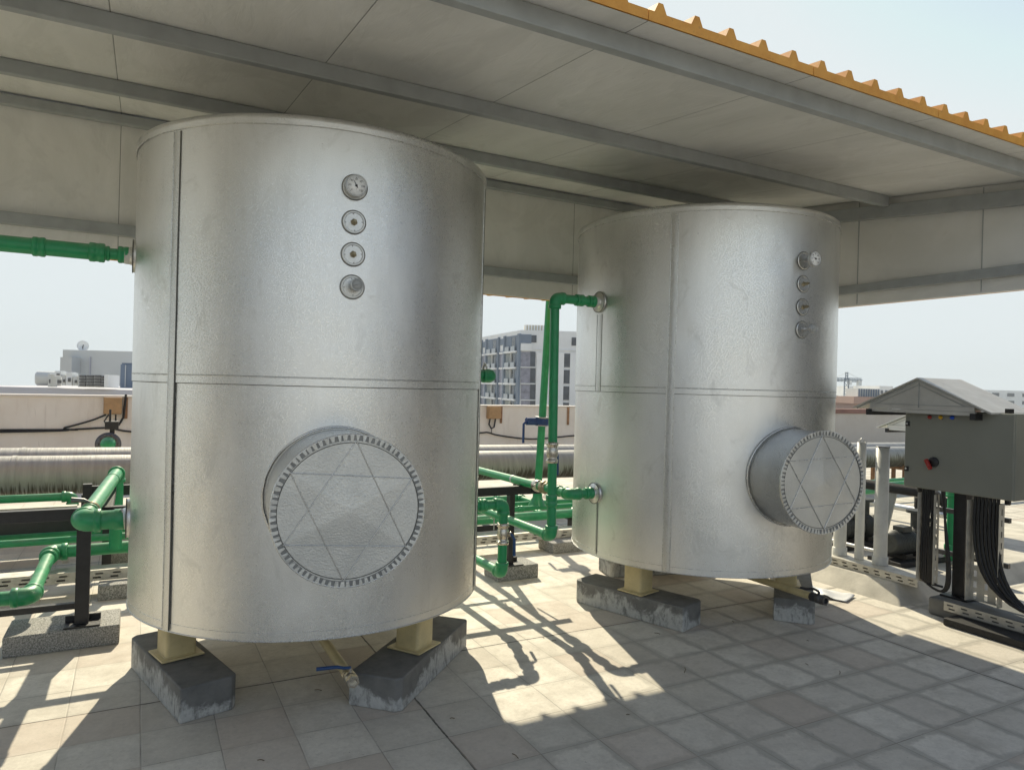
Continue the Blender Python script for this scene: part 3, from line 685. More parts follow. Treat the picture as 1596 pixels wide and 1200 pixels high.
# tall riser behind
t = gpipe('tallest green riser, behind the riser with the silver valve, with a blue butterfly valve')
P0 = V((4.0, 6.85, .33)); P1 = V((4.05, 6.75, 2.95)); d = (P1-P0).normalized(); r2 = .042
run(t, P0, P1, r2); elbow(t, P1, -d, Y, r2); run(t, P1+Y*.03, P1+Y*.5, r2)
MB().lathe([(0, .10), (.06, .075), (.09, .055), (.14, .053)], P0-Z*.02, d, 26).build('reducing_tee', 'green', t)
pv = P0+d*(1.262-.33)
m = MB(); m.lathe([(-.05, .085), (-.035, .085), (-.035, .055), (.035, .055), (.035, .085), (.05, .085)], pv, d, 26); v = m.build('flange', 'steel', t)
m = MB(); m.lathe([(-.034, .088), (.034, .088)], pv, d, 20); m.cyl(pv, pv-X*.20, .042, seg=16)
for k in range(10):
    a_ = 2*pi*k/10; m.cyl(pv+V((cos(a_)*.072, sin(a_)*.072, -.05)), pv+V((cos(a_)*.072, sin(a_)*.072, .05)), .009, seg=8)
m.build('butterfly_valve', 'bluem', t)
MB().tube([pv-X*.2, pv-X*.235-Z*.03, pv-X*.235-Z*.24], .014, 8).build('lever_handle', 'bluem', v)
# headers
HD = [('lowest and thickest green header pipe, nearest of the parallel four', 6.40, .298, .047, -.53), ('second green header pipe of the parallel four', 6.78, .298, .030, -6), ('third green header pipe of the parallel four', 7.05, .30, .028, -6), ('rearmost green header pipe of the parallel four, ending at the tall riser tee', 7.36, .315, .036, -6)]
for i, (lb, n, z, rr, a0) in enumerate(HD):
    t = gpipe(lb, group='green header pipes'); a1 = 13 if i < 3 else 4.05
    if i == 3: run(t, (a0, n, z), (4.05, n, z), rr); elbow(t, (4.05, n, z), -X, -Y, rr); run(t, (4.05, n-.03, z), (4.02, 6.85, z), rr)
    else: run(t, (a0+.02, n-(.06 if i == 0 else 0), z), (a1, n, z), rr)
    for a_ in (1.1, 3.75, 4.6, 7.5, 9.9): 
        if a_ < a1: coupling(t, (a_, n, z), X, rr, .07, 1.2)
    for a_ in (3.3, 4.18, 8.7):
        if a_ < a1: clamp(t, (a_, n, z), X, rr, z-rr-.1)
    if i == 0:
        elbow(t, (-.555, n-.06, z), X, -Y, rr); run(t, (-.555, n-.09, z), (-.555, 5.25, z-.02), rr*.92); coupling(t, (-.555, n-.22, z), Y, rr*.95, .05, 1.3); elbow(t, (-.555, 5.22, z-.02), Y, -X, rr*.92); run(t, (-.58, 5.22, z-.02), (-6, 5.22, z-.02), rr*.92)
# left side of the nearer tank
t = gpipe('thick green pipe entering the upper left of the nearer tank')
zz = 2.312; rr = .042; run(t, (-3.2, 4.386, zz), (-.20, 4.386, zz), rr); run(t, (-.2, 4.386, zz), (-.02, 4.386, zz), rr*.72); coupling(t, (-.21, 4.386, zz), X, rr, .075, 1.22); coupling(t, (-.168, 4.386, zz), X, rr*.8, .035, 1.2); coupling(t, (-.085, 4.386, zz), X, rr*.95, .055, 1.15); coupling(t, (-.045, 4.386, zz), X, rr*.9, .03, 1.1)
coupling(t, (-.47, 4.386, zz), X, rr, .06, 1.2)
t = gpipe('green pipe elbowing out of the lower left of the nearer tank and running back sunlit')
P = V((-.245, 4.386, .873)); E_ = V((-.125, 6.2, .905)); d = (E_-P).normalized(); rr = .047
MB().lathe([(0, rr), (0, rr*1.2), (.075, rr*1.2), (.08, rr*1.08), (.14, rr*1.08)], (-.02, 4.386, .873), -X, 28).build('coupling', 'green', t)
elbow(t, P, X, d, rr, 1.22, .085); run(t, P+d*.05, E_, rr*.95)
for s_ in (.24, .30): coupling(t, P+d*s_, d, rr*.9, .03, 1.22, 'union', 'brass' if s_ > .25 else 'green')
q = P+d*.27; MB().tube([q+Z*.05, q+Z*.065-X*.03, q+Z*.07-X*.09], .008, 8, [.008, .012, .016]).build('lever_handle', 'dsteel', t)
coupling(t, P+d*1.45, d, rr*.95, .012, 1.06); elbow(t, E_, -d, -Z, rr*.95, 1.2, .07); run(t, E_-Z*.05, V((E_.x, E_.y, .32)), rr*.95)
t = gpipe('dark green elbow beside the upper right of the nearer tank')
P = V((2.17, 4.386, 1.72)); run(t, (2.0, 4.386, 1.72), P, .03); elbow(t, P, -X, Y, .036, 1.25, .07); run(t, P+Y*.05, P+Y*1.2, .034); run(t, P+Y*1.2, P+Y*1.2-Z*1.3, .034)
MB().lathe([(0, .018), (.02, .02), (.03, .012), (.05, .01)], P+V((-.06, -.01, .04)), Z, 12).build('air_vent', 'chrome', t)
t = gpipe('green elbow rising from the top of the farther tank')
MB().cyl((3.93, 4.55, 2.93), (3.93, 4.55, 3.03), .045).build('pipe', 'green', t); elbow(t, (3.93, 4.55, 3.045), -Z, Y, .045, 1.25, .08); run(t, (3.93, 4.59, 3.045), (3.93, 5.7, 3.045), .045)

# ------------------------------------------------------------------ PIPE RACK, BLOCKS, TRAYS
t = thing('pipe_rack', (1.2, 5.1, .12), 'black steel pipe rack with posts on concrete blocks behind the nearer tank', 'rack')
def ang_post(x, y, z0, z1, w=.065):
    m = MB(); m.bb(x-w/2, x+w/2, y-.004, y+.004, z0, z1); m.bb(x-w/2, x-w/2+.008, y+.004, y+.05, z0, z1); m.bb(x+w/2-.008, x+w/2, y+.004, y+.05, z0, z1)
    m.bb(x-w/2, x+w/2, y+.05, y+.056, z0, z1); p = m.build('post', 'black', t, .001)
    m = MB(); m.bb(x-.09, x+.10, y-.05, y+.07, z0-.001, z0+.009); m.bb(x-.09, x+.10, y+.07, y+.078, z0, z0+.045); m.build('foot_bracket', 'black', p)
ang_post(-.272, 5.02, .122, .80, .075); ang_post(2.85, 5.30, .122, .76, .05)
m = MB(); m.bb(-4.5, 3.02, 5.10, 5.108, .755, .825); m.bb(-4.5, 3.02, 5.108, 5.15, .819, .825); m.build('beam', 'black', t)
m = MB(); m.bb(2.0, 2.83, 5.30, 5.306, .428, .475); m.bb(2.0, 2.83, 5.306, 5.34, .470, .475); m.build('beam', 'black', t)
m = MB(); m.bb(-4.5, -.31, 5.02, 5.055, .225, .262); m.build('beam', 'black', t)
m = MB(); m.box((2.93, 5.25, .79), (.008, .35, .03)); m.box((-.15, 5.6, .79), (.05, 1.0, .05)); m.build('bracket', 'black', t)
t = thing('bracket_frame', (-.1, 6.3, 0), 'dark triangular bracket frame behind the sunlit pipe at left', 'bracket')
MB().bb(-.30, .3, 6.4, 6.45, .70, .78).build('crossbar', 'black', t); MB().tube([(-.24, 6.42, .72), (-.02, 6.40, .42)], .012, 8).build('brace', 'galv', t); MB().bb(-.36, -.30, 6.38, 6.44, .001, .80).build('upright', 'black', t); MB().bb(.18, .24, 6.38, 6.44, .001, .70).build('upright', 'black', t)
def block(x0, x1, y0, y1, h, lb):
    m = MB(); m.bb(x0, x1, y0, y1, 0, h); tag(m.build('concrete_block', 'block', None, .008, bseg=3), lb, 'block', 'speckled concrete blocks under racks')
block(-.66, -.066, 4.955, 5.30, .12, 'long speckled concrete block carrying the black post at far left')
block(-.225, .20, 5.94, 6.10, .11, 'speckled concrete block beside the perforated tray at left')
block(-.20, .22, 7.05, 7.2, .12, 'small speckled block under the header pipes at left')
block(2.705, 3.098, 5.25, 5.52, .12, 'speckled block carrying the black post between the tanks')
block(3.66, 4.09, 5.93, 6.22, .105, 'speckled block with a joint in it beside the farther tank')
def perf(t, o, u, w, L, Hh, pitch, slots, nm='side_panel', mt='galv', th=.0022):
    """sheet spanned by u (length) and w (height) with real punched slots; slots = [(w0,w1,offset,len)]"""
    o = V(o); u = V(u).normalized(); w = V(w).normalized(); vs = []; fs = []
    ys = sorted({0, Hh} | {q for s_ in slots for q in s_[:2]}); n = int(L/pitch)
    xs = [0.0]
    marks = sorted({s_[2] for s_ in slots} | {s_[2]+s_[3] for s_ in slots} | {0, pitch})
    allx = sorted({round(k*pitch+mm, 5) for k in range(n) for mm in marks} | {L})
    def hole(x, y):
        f = x % pitch
        return any(s_[0] < y < s_[1] and s_[2] < f < s_[2]+s_[3] for s_ in slots)
    for i in range(len(allx)-1):
        for j in range(len(ys)-1):
            xm, ym = (allx[i]+allx[i+1])/2, (ys[j]+ys[j+1])/2
            if hole(xm, ym): continue
            k = len(vs)
            for (a_, b_) in ((allx[i], ys[j]), (allx[i+1], ys[j]), (allx[i+1], ys[j+1]), (allx[i], ys[j+1])): vs.append(o+u*a_+w*b_)
            fs.append((k, k+1, k+2, k+3))
    return MB().add(vs, fs).build(nm, mt, t, solid=th)
SL = [(.018, .030, .02, .052), (.046, .058, .035, .052)]
t = thing('cable_tray', (2, 6.15, .1), 'long dusty perforated cable tray lying behind the tanks', 'cable tray', 'perforated cable trays')
perf(t, (-5, 6.12, .108), X, Z, 9.6, .076, .115, SL); MB().bb(-5, 4.6, 6.118, 6.275, .1845, .187).build('tray_lid', 'galv', t)
MB().bb(-5, 4.6, 6.125, 6.27, .106, .109).build('tray_base', 'galv', t); MB().bb(-5, 4.6, 6.27, 6.273, .106, .184).build('side_panel', 'galv', t)
m = MB()
for a_ in (-1.6, 1.2, 2.2): m.bb(a_-.04, a_+.04, 6.15, 6.25, .001, .105)
m.build('tray_support', 'galv', t)

t = thing('pipe_stand', (4.18, 6.33, 0), 'small black stand under the thick header pipe beside the farther tank', 'stand')
MB().bb(4.15, 4.21, 6.36, 6.44, .001, .235).build('upright', 'black', t); MB().bb(4.10, 4.26, 6.34, 6.46, .2355, .25).build('saddle', 'black', t)
t = thing('low_frame', (-.8, 6.9, 0), 'dark steel frame below the insulated pipe at far left', 'frame')
MB().bb(-5, -.40, 6.93, 6.99, .34, .43).build('crossbar', 'black', t); MB().bb(-.40, -.12, 6.92, 6.98, .48, .64).build('plate', 'black', t); MB().bb(-.24, -.17, 6.93, 6.97, .001, .479).build('upright', 'black', t); MB().bb(-3.2, -3.13, 6.94, 6.98, .001, .339).build('upright', 'black', t)

# sloped cement platform and tray at right
m = MB(); x0, y0, h = 5.32, 3.42, .135
vs = [(x0, y0, 0), (9.5, y0, 0), (9.5, 9, 0), (x0, 9, 0), (x0+.15, y0+.14, h), (9.5, y0+.14, h), (9.5, 9, h), (x0+.15, 9, h)]
m.add(vs, [(0, 1, 5, 4), (3, 0, 4, 7), (4, 5, 6, 7), (1, 2, 6, 5), (2, 3, 7, 6)]); tag(m.build('equipment_platform', 'conc', None, .012, bseg=3), 'low cement platform with sloping sides under the pumps at right', 'platform')
t = thing('cable_tray', (5.6, 5, .14), 'perforated cable tray along the edge of the cement platform', 'cable tray', 'perforated cable trays')
perf(t, (5.50, 3.40, .136), Y, Z, 3.4, .066, .10, [(.014, .024, .02, .045), (.040, .050, .032, .045)]); MB().bb(5.50, 5.72, 3.40, 6.8, .2025, .205).build('tray_lid', 'galv', t); MB().bb(5.716, 5.719, 3.4, 6.8, .14, .202).build('side_panel', 'galv', t)
for (x, y, z1, rr, col, lb) in ((5.66, 3.83, 1.215, .054, True, 'thick pale plastic pipe nearest the control panel'), (5.66, 4.03, 1.235, .038, False, 'thin pale plastic pipe with wire guard on top'), (5.64, 4.21, 1.10, .054, True, 'pale plastic pipe partly hidden by the manhole of the farther tank')):
    t = thing('vent_pipe', (x, y, .205), lb, 'pipe', 'upright pale pipes standing on the tray')
    m = MB(); m.lathe([(.206, rr), (z1, rr), (z1, rr*.86), (z1-.1, rr*.86)], (x, y, 0), Z, 32); m.build('pipe', 'pvc', t)
    if col: MB().lathe([(.206, rr*1.16), (.27, rr*1.16), (.275, rr*1.02)], (x, y, 0), Z, 32).build('base_socket', 'pvc', t); MB().lathe([(z1-.006, rr*1.03), (z1+.002, rr*1.03), (z1+.002, rr*.9)], (x, y, 0), Z, 32).build('end_rim', 'dsteel', t)
    else:
        m = MB()
        for k in range(6):
            a_ = pi*k/3; m.tube([(x+cos(a_)*rr*.9, y+sin(a_)*rr*.9, z1-.01), (x+cos(a_)*rr*.7, y+sin(a_)*rr*.7, z1+.018), (x, y, z1+.035)], .002, 5)
        m.build('wire_guard', 'steel', t)

# ------------------------------------------------------------------ CONTROL PANEL
def cabinet(a, n0, n1, z0, z1, D, hoodz, apex, tip, ext, label, mats, detail=True):
    t = thing('control_panel', (a+D/2, (n0+n1)/2, z0), label, 'control panel', 'control cabinets under little gable hoods')
    MB().bb(a, a+D, n0, n1, z0, z1).build('cabinet_body', 'cab', t, .006)
    MB().bb(a-.018, a-.001, n0+.004, n1-.004, z0+.006, z1-.004).build('door', 'cab', t, .004)
    # hood: gable roof with boxed gable facing -a
    nm = (tip[0]+apex[0]) ; w = tip[0]-apex[0]; za, zt = apex[1], tip[1]
    nl, nr = apex[0]+w, apex[0]-w; ae = a-.12
    mm = MB(); th = .012
    vs = []
    for x in (ae, ae+ext):
        vs += [(x, nl, zt), (x, apex[0], za), (x, nr, zt), (x, nl, zt-th), (x, apex[0], za-th), (x, nr, zt-th)]
    mm.add(vs, [(0, 1, 7, 6), (1, 2, 8, 7), (3, 9, 10, 4), (4, 10, 11, 5), (0, 3, 4, 1), (1, 4, 5, 2), (6, 7, 10, 9), (7, 8, 11, 10), (0, 6, 9, 3), (2, 5, 11, 8)])
    hood = mm.build('hood_roof', mats[1], t)
    g0 = ae+.03; zb = zt-.002; s_ = (za-zt)/w
    gl = nl-.13; gr = nr+.13
    for x in (g0, ae+ext-.03):
        MB().add([(x, gl, zt-.002), (x, gr, zt-.002), (x, gr, zt+.13*s_-.02), (x, apex[0], za-.02), (x, gl, zt+.13*s_-.02), (x+.012, gl, zt-.002), (x+.012, gr, zt-.002), (x+.012, gr, zt+.13*s_-.02), (x+.012, apex[0], za-.02), (x+.012, gl, zt+.13*s_-.02)],
            [(0, 1, 2, 3, 4), (9, 8, 7, 6, 5), (0, 5, 6, 1), (1, 6, 7, 2), (2, 7, 8, 3), (3, 8, 9, 4), (4, 9, 5, 0)]).build('gable_panel', mats[1], t)
    # barge strips, seam lines and eave returns
    m = MB(); d = V((0, -w, za-zt)).normalized()
    for sg in (1, -1):
        p0 = V((g0-.006, apex[0]+sg*(w-.02), zt-.002)); p1 = V((g0-.006, apex[0], za-.016)); m.tube([p0+V((0, 0, -.006)), p1+V((0, 0, -.006))], .006, 6)
        p0 = V((g0-.004, apex[0]+sg*(w-.19), zt+.035)); p1 = V((g0-.004, apex[0], za-.055)); m.tube([p0, p1], .0025, 5)
    m.box((g0-.003, apex[0], zt+.035), (.004, 2*w-.3, .004)); m.box((g0-.003, apex[0], (za+zt)/2-.01), (.004, .004, za-zt-.05)); m.build('seam_lines', 'beam', t)
    MB().bb(g0-.002, g0+.014, gr-.01, gl+.01, zt-.030, zt-.004).build('gable_band', mats[1], t)
    m = MB()
    for yy in (gl-.02, gr-.02): m.bb(ae+.01, ae+ext-.02, yy, yy+.04, zt-.06, zt-.012)
    m.build('eave_bracket', 'black', t)
    m = MB()
    for yy in (n0+.05, n1-.09):
        m.bb(a+.03, a+.07, yy, yy+.04, z1+.001, zt+.03)
    m.build('hood_strut', 'black', t)
    return t
t = cabinet(5.42, 2.68, 3.475, .937, 1.55, .22, 1.55, (3.322, 1.799), (3.862, 1.553), .58, 'grey control cabinet with coloured lamps and rotary switch under a grey gable hood', ('cab', 'hood'))
for (n, z, mt, nm) in ((3.274, 1.497, 'red', 0), (3.191, 1.50, 'yellow', 0), (3.105, 1.502, 'bluel', 0)):
    m = MB(); m.lathe([(0, .015), (.006, .015), (.008, .012), (.018, .011), (.021, .006), (.022, 0)], (5.401, n, z), -X, 20); o = m.build('indicator_lamp', mt, t); o['label'] = {'red': 'dull red indicator lamp', 'yellow': 'amber indicator lamp', 'bluel': 'blue indicator lamp'}[mt]
    MB().lathe([(0, .018), (.003, .018), (.003, .014)], (5.4015, n, z), -X, 20).build('lamp_ring', 'dsteel', o)
m = MB(); m.lathe([(0, .038), (.012, .038), (.016, .033), (.02, .0)], (5.401, 3.235, 1.155), -X, 28); o = m.build('rotary_switch', 'black', t)
m = MB(); m.box((5.372, 3.262, 1.135), (.024, .028, .085), rm=Matrix.Rotation(radians(-28), 3, 'X')); m.build('switch_handle', 'red', o, .006)
for z in (1.437, 1.08):
    o = MB().box((5.396, 3.449, z), (.012, .03, .038)).build('door_lock', 'black', t, .002); MB().lathe([(0, .008), (.004, .008), (.004, .005)], (5.3895, 3.449, z), -X, 12).build('key_barrel', 'steel', o)
for yy in (2.76, 3.40): MB().lathe([(0, .02), (.035, .02), (.04, .014)], (5.5, yy, .936), -Z, 14).build('cable_gland', 'black', t)
cabinet(8.32, 4.55, 5.28, .65, 1.25, .25, 1.2, (5.10, 1.50), (5.645, 1.256), .6, 'second control cabinet with white sunlit hood behind the first', ('cab', 'hoodw'))
MB  # posts carrying the cabinets
t = thing('panel_stand', (5.54, 3.1, .13), 'black post and struts holding the grey control cabinet', 'stand')
MB().bb(5.515, 5.60, 3.055, 3.145, .15, .935).build('post', 'black', t, .004)
for z in (.75, .42): MB().bb(5.605, 5.635, 2.80, 3.36, z, z+.035).build('strut', 'dsteel', t)
MB().bb(5.46, 5.66, 3.0, 3.2, .136, .15).build('base_plate', 'black', t)
t = thing('panel_stand', (8.5, 4.9, .13), 'legs of the second control cabinet', 'stand')
for yy in (4.6, 5.2): MB().bb(8.4, 8.46, yy, yy+.06, .136, .65).build('post', 'black', t)
# vertical trays with cables
for (y0, y1, z0, z1, lb, nc) in ((3.243, 3.372, .21, .90, 'upright perforated tray full of black cables at the left of the cabinet', 5), (2.78, 3.0, .16, .90, 'upright perforated tray with cables at the right below the cabinet', 6)):
    t = thing('cable_tray', (5.5, (y0+y1)/2, z0), lb, 'cable tray', 'perforated cable trays')
    perf(t, (5.50, y0, z0), Z, Y, z1-z0, y1-y0, .08, [((y1-y0)*.1, (y1-y0)*.2, .015, .045), ((y1-y0)*.45, (y1-y0)*.55, .015, .045), ((y1-y0)*.8, (y1-y0)*.9, .015, .045)], 'tray_back', 'galv')
    MB().bb(5.43, 5.50, y1-.003, y1, z0, z1).build('side_panel', 'galv', t); perf(t, (5.43, y0, z0), Z, X, z1-z0, .07, .08, [(.03, .044, .02, .045)], 'side_panel', 'galv')
t = thing('cable_bundle', (5.46, 3.3, .21), 'black cables hanging from the cabinet into the left upright tray and looping out', 'cables')
for k in range(6):
    yy = 3.262+.017*k; w1 = random.uniform(-.006, .006)
    MB().tube([(5.46+.006*(k % 2), yy+w1, .94), (5.462, yy-w1, .7), (5.458, yy+w1, .45), (5.46, yy, .23), (5.47, yy-.03, .205), (5.50, yy-.06, .195)], .009, 8).build('cable', 'cable', t)
for k, dx in enumerate((0, .018, .034)):
    pts = []
    P4 = [V((5.44, 3.20-dx*.4, .94)), V((5.44, 3.17-dx, .6)), V((5.44, 3.03+dx*.6, .16-dx*.3)), V((5.46, 3.30, .185))]
    P4 = [V((5.44, 3.19-dx*.5, .94)), V((5.45, 3.13+dx, .35)), V((5.44, 3.02+dx, .07)), V((5.46, 3.30, .20))]
    for i in range(15):
        q = i/14; pts.append(P4[0]*(1-q)**3+P4[1]*3*q*(1-q)**2+P4[2]*3*q*q*(1-q)+P4[3]*q**3)
    MB().tube(pts, .0085, 8).build('cable', 'cable', t)
t = thing('cable_bundle', (5.46, 2.9, .2), 'thick black cables curving from the cabinet to the floor at the right edge', 'cables')
for k in range(7):
    yy = 2.80+.026*k; pts = []
    P4 = [V((5.46, yy, .95)), V((5.45, yy+.02, .50)), V((5.44, yy-.02, .12+.01*k)), V((5.42-.03*(k % 3), yy-.5, .165+.006*k))]
    for i in range(15):
        q = i/14; pts.append(P4[0]*(1-q)**3+P4[1]*3*q*(1-q)**2+P4[2]*3*q*q*(1-q)+P4[3]*q**3)
    MB().tube(pts, .012, 8).build('cable', 'cable', t)
m = MB(); m.bb(5.36, 5.78, 2.35, 3.23, .0, .135); tag(m.build('concrete_plinth', 'concd', None, .02, bseg=3), 'smooth dark plinth under the control cabinet post', 'plinth')
t = thing('cable_tray', (5.33, 2.7, .06), 'short perforated tray along the side of the cabinet plinth', 'cable tray', 'perforated cable trays')
perf(t, (5.345, 2.2, .068), Y, Z, .90, .066, .10, [(.014, .025, .02, .045), (.040, .051, .032, .045)])
m = MB(); m.bb(5.20, 5.50, 2.2, 3.02, .002, .055)
tag(m.build('rubber_pad', 'rubber', None, .008), 'black rubber pad on the floor beside the cabinet plinth', 'pad')

# ------------------------------------------------------------------ PUMPS BEHIND THE PANEL
def pump(x, y, z, lb):
    t = thing('water_pump', (x, y, z), lb, 'pump', 'pumps on the cement platform')
    MB().bb(x-.42, x+.42, y-.16, y+.16, z, z+.05).build('base_frame', 'black', t, .005)
    m = MB(); m.lathe([(0, .07), (.01, .105), (.05, .11), (.06, .10)]+[q for k in range(9) for q in ((.07+.022*k, .10), (.071+.022*k, .112), (.078+.022*k, .112), (.079+.022*k, .10))]+[(.29, .10), (.30, .075)], (x-.05, y, z+.19), -X, 30); o = m.build('motor', 'pumpm', t)
    MB().box((x-.19, y-.02, z+.315), (.12, .11, .05)).build('terminal_box', 'pumpm', o, .006)
    m = MB(); m.lathe([(0, .05), (.02, .12), (.09, .13), (.12, .08), (.2, .06), (.2, .10), (.225, .10)], (x-.02, y, z+.19), X, 30); m.cyl((x+.05, y, z+.19), (x+.05, y, z+.44), .05); m.lathe([(0, .09), (.025, .09)], (x+.05, y, z+.44), Z, 26); m.build('pump_casing', 'pumpm', t)
    m = MB(); m.bb(x-.25, x-.15, y-.1, y+.1, z+.05, z+.10); m.build('mounting_foot', 'black', t); MB().bb(x+.0, x+.08, y-.09, y+.09, z+.05, z+.09).build('mounting_foot', 'black', t); return t
pump(6.35, 3.98, .136, 'black pump with finned motor behind the nearest pale pipe'); pump(6.5, 4.62, .136, 'black pump seen between the pale pipes'); pump(6.9, 5.45, .136, 'black pump farthest back on the cement platform')
t = gpipe('long black insulated pipe crossing behind the pale pipes', name='black_pipe', group='pump pipework'); MB().tube([(6.9, 7.6, .70), (6.9, 4.12, .70), (6.9, 4.0, .62), (6.9, 3.95, .5)], .052, 18).build('pipe', 'rubber', t)
m = MB(); m.lathe([(z, .05+(.012 if k % 2 else 0)) for k, z in enumerate([.22+.02*i for i in range(23)])], (6.85, 4.22, 0), Z, 20); tag(m.build('corrugated_hose', 'rubber'), 'black corrugated upright hose beside the cabinet cables', 'hose')
t = gpipe('green riser with fittings behind the cabinet post', group='pump pipework'); run(t, (6.6, 3.77, .17), (6.6, 3.77, .85), .045); elbow(t, (6.6, 3.77, .86), -Z, X, .045); coupling(t, (6.6, 3.77, .78), Z, .045, .08, 1.4); coupling(t, (6.6, 3.77, .25), Z, .045, .12, 1.4); run(t, (6.63, 3.77, .86), (7.6, 3.77, .86), .045)
t = gpipe('steel flange on a short pipe behind the pale pipes', name='flanged_pipe', group='pump pipework'); MB().cyl((6.95, 5.3, .38), (6.95, 6.3, .38), .055).build('pipe', 'green', t); m = MB(); m.lathe([(0, .06), (0, .10), (.02, .10), (.02, .06)], (6.95, 5.3, .38), Y, 28)
for k in range(8): m.cyl((6.95+.08*cos(k*pi/4), 5.29, .38+.08*sin(k*pi/4)), (6.95+.08*cos(k*pi/4), 5.335, .38+.08*sin(k*pi/4)), .008, seg=8)
m.build('flange', 'steel', t)
m = MB(); p0, p1 = V((7.0, 4.60, .70)), V((7.0, 4.72, .16)); m.box((p0+p1)/2, (.09, .02, (p1-p0).length), rm=(p1-p0).to_track_quat('Z', 'X').to_matrix()); tag(m.build('steel_brace', 'beam'), 'slanting grey steel brace under the black pipe', 'brace')
t = gpipe('thin silver pipe lying low among the pumps', name='steel_pipe', group='pump pipework'); MB().cyl((5.95, 7.0, .26), (5.95, 4.0, .24), .016).build('pipe', 'steel', t); MB().cyl((8.2, 7.2, .30), (8.2, 4.3, .30), .04).build('pipe', 'steel', t)

# ------------------------------------------------------------------ INSULATED PIPES
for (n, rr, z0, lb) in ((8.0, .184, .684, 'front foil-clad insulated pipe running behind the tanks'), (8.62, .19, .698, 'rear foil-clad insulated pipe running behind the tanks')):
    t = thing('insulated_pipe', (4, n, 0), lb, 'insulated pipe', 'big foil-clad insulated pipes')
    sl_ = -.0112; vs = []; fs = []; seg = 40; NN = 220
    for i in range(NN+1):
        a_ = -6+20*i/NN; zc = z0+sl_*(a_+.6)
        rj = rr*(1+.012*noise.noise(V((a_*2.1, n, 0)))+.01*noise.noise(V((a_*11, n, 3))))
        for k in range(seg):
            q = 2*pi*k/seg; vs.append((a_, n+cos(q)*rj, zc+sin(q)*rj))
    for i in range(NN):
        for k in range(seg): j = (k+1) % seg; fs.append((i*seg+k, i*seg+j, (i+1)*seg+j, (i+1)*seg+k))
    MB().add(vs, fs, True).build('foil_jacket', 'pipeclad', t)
    for a_ in (-2.3, .7, 3.4, 6.6, 9.6, 12.3):
        zc = z0+sl_*(a_+.6)
        m = MB(); m.bb(a_-.03, a_+.03, n-.13, n-.08, .001, zc-.10); m.bb(a_-.03, a_+.03, n+.08, n+.13, .001, zc-.10); m.bb(a_-.04, a_+.04, n-.2, n+.2, zc-rr-.05, zc-rr+.0); m.build('support', 'rust', t)
    for a_ in (-1.0, 1.9, 4.9, 7.9, 10.9): MB().lathe([(-.02, rr*1.03), (.02, rr*1.03)], (a_, n, z0+sl_*(a_+.6)), X, 40).build('joint_band', 'pipeclad', t)
# sunlit stub and beam at the left
t = gpipe('short green pipe with elbow end beyond the black beam at left'); MB().cyl((-5, 7.5, .545), (-.52, 7.5, .545), .036).build('pipe', 'green', t); elbow(t, (-.50, 7.5, .545), -X, -Z, .036); run(t, (-.5, 7.5, .51), (-.5, 7.5, .32), .036)
m = MB(); m.bb(-5, -.45, 7.24, 7.32, .47, .50); m.bb(-.55, -.50, 7.25, 7.31, .0, .469); m.bb(-3, -2.95, 7.25, 7.31, .0, .469); tag(m.build('channel_rail', 'galv'), 'pale channel rail under the short green pipe at left', 'rail')
t = gpipe('green pipe end with bolted grey flange in front of the left parapet', name='flanged_pipe', group='flanged pipes at the parapet'); m = MB(); m.lathe([(0, .06), (0, .135), (.03, .135), (.03, .06)], (-.29, 9.4, .85), Y, 32)
for k in range(10): m.cyl((-.29+.11*cos(k*pi/5), 9.385, .85+.11*sin(k*pi/5)), (-.29+.11*cos(k*pi/5), 9.44, .85+.11*sin(k*pi/5)), .012, seg=8)
m.build('flange', 'dsteel', t); MB().lathe([(-.16, 0), (-.15, .04), (-.11, .07), (-.06, .078), (.3, .078)], (-.29, 9.4, .86), Y, 26).build('pipe', 'green', t); MB().cyl((-.29, 9.7, .86), (-.29, 9.7, .02), .07).build('pipe', 'green', t)
m = MB(); m.bb(-.33, -.19, 9.44, 9.56, 1.02, 1.11); m.bb(-.28, -.23, 9.47, 9.53, .97, 1.02); m.cyl((-.28, 9.5, 1.1), (-.28, 9.5, 1.25), .012); m.build('valve_actuator', 'black', t)

# ------------------------------------------------------------------ WALL ITEMS
def jbox(x0, x1, z0, z1, lb):
    t = thing('junction_box', ((x0+x1)/2, 12.36, z0), lb, 'junction box', 'tan junction boxes on the parapet')
    MB().bb(x0, x1, 12.29, 12.395, z0, z1).build('box_body', 'tan', t, .01); MB().bb(x0+.01, x1-.01, 12.28, 12.289, z0+.01, z1-.01).build('box_lid', 'tan', t, .003); return t
t = jbox(-.455, -.209, 1.057, 1.315, 'tan junction box on the parapet left of the nearer tank'); MB().tube([(-.16, 12.36, 1.36), (-.17, 12.35, 1.2), (-.19, 12.35, 1.0), (-.25, 12.35, .88)], .016, 8).build('cable', 'cable', t)
for q in ([(-.38, 12.35, 1.05), (-.44, 12.35, .95), (-.40, 12.35, .87), (-.3, 12.35, .86)], [(-.29, 12.35, 1.05), (-.29, 12.35, .9)]): MB().tube(q, .011, 8).build('cable', 'cable', t)
t = jbox(6.036, 6.311, .99, 1.24, 'tan junction box on the parapet between the two tanks')
MB().tube([(6.10, 12.35, .99), (6.08, 12.35, .88), (6.13, 12.35, .80), (6.19, 12.35, .82), (6.22, 12.35, .99)], .016, 8).build('cable', 'cable', t); MB().tube([(6.14, 12.35, .80), (6.14, 12.35, .70)], .007, 6).build('cable', 'cable', t)
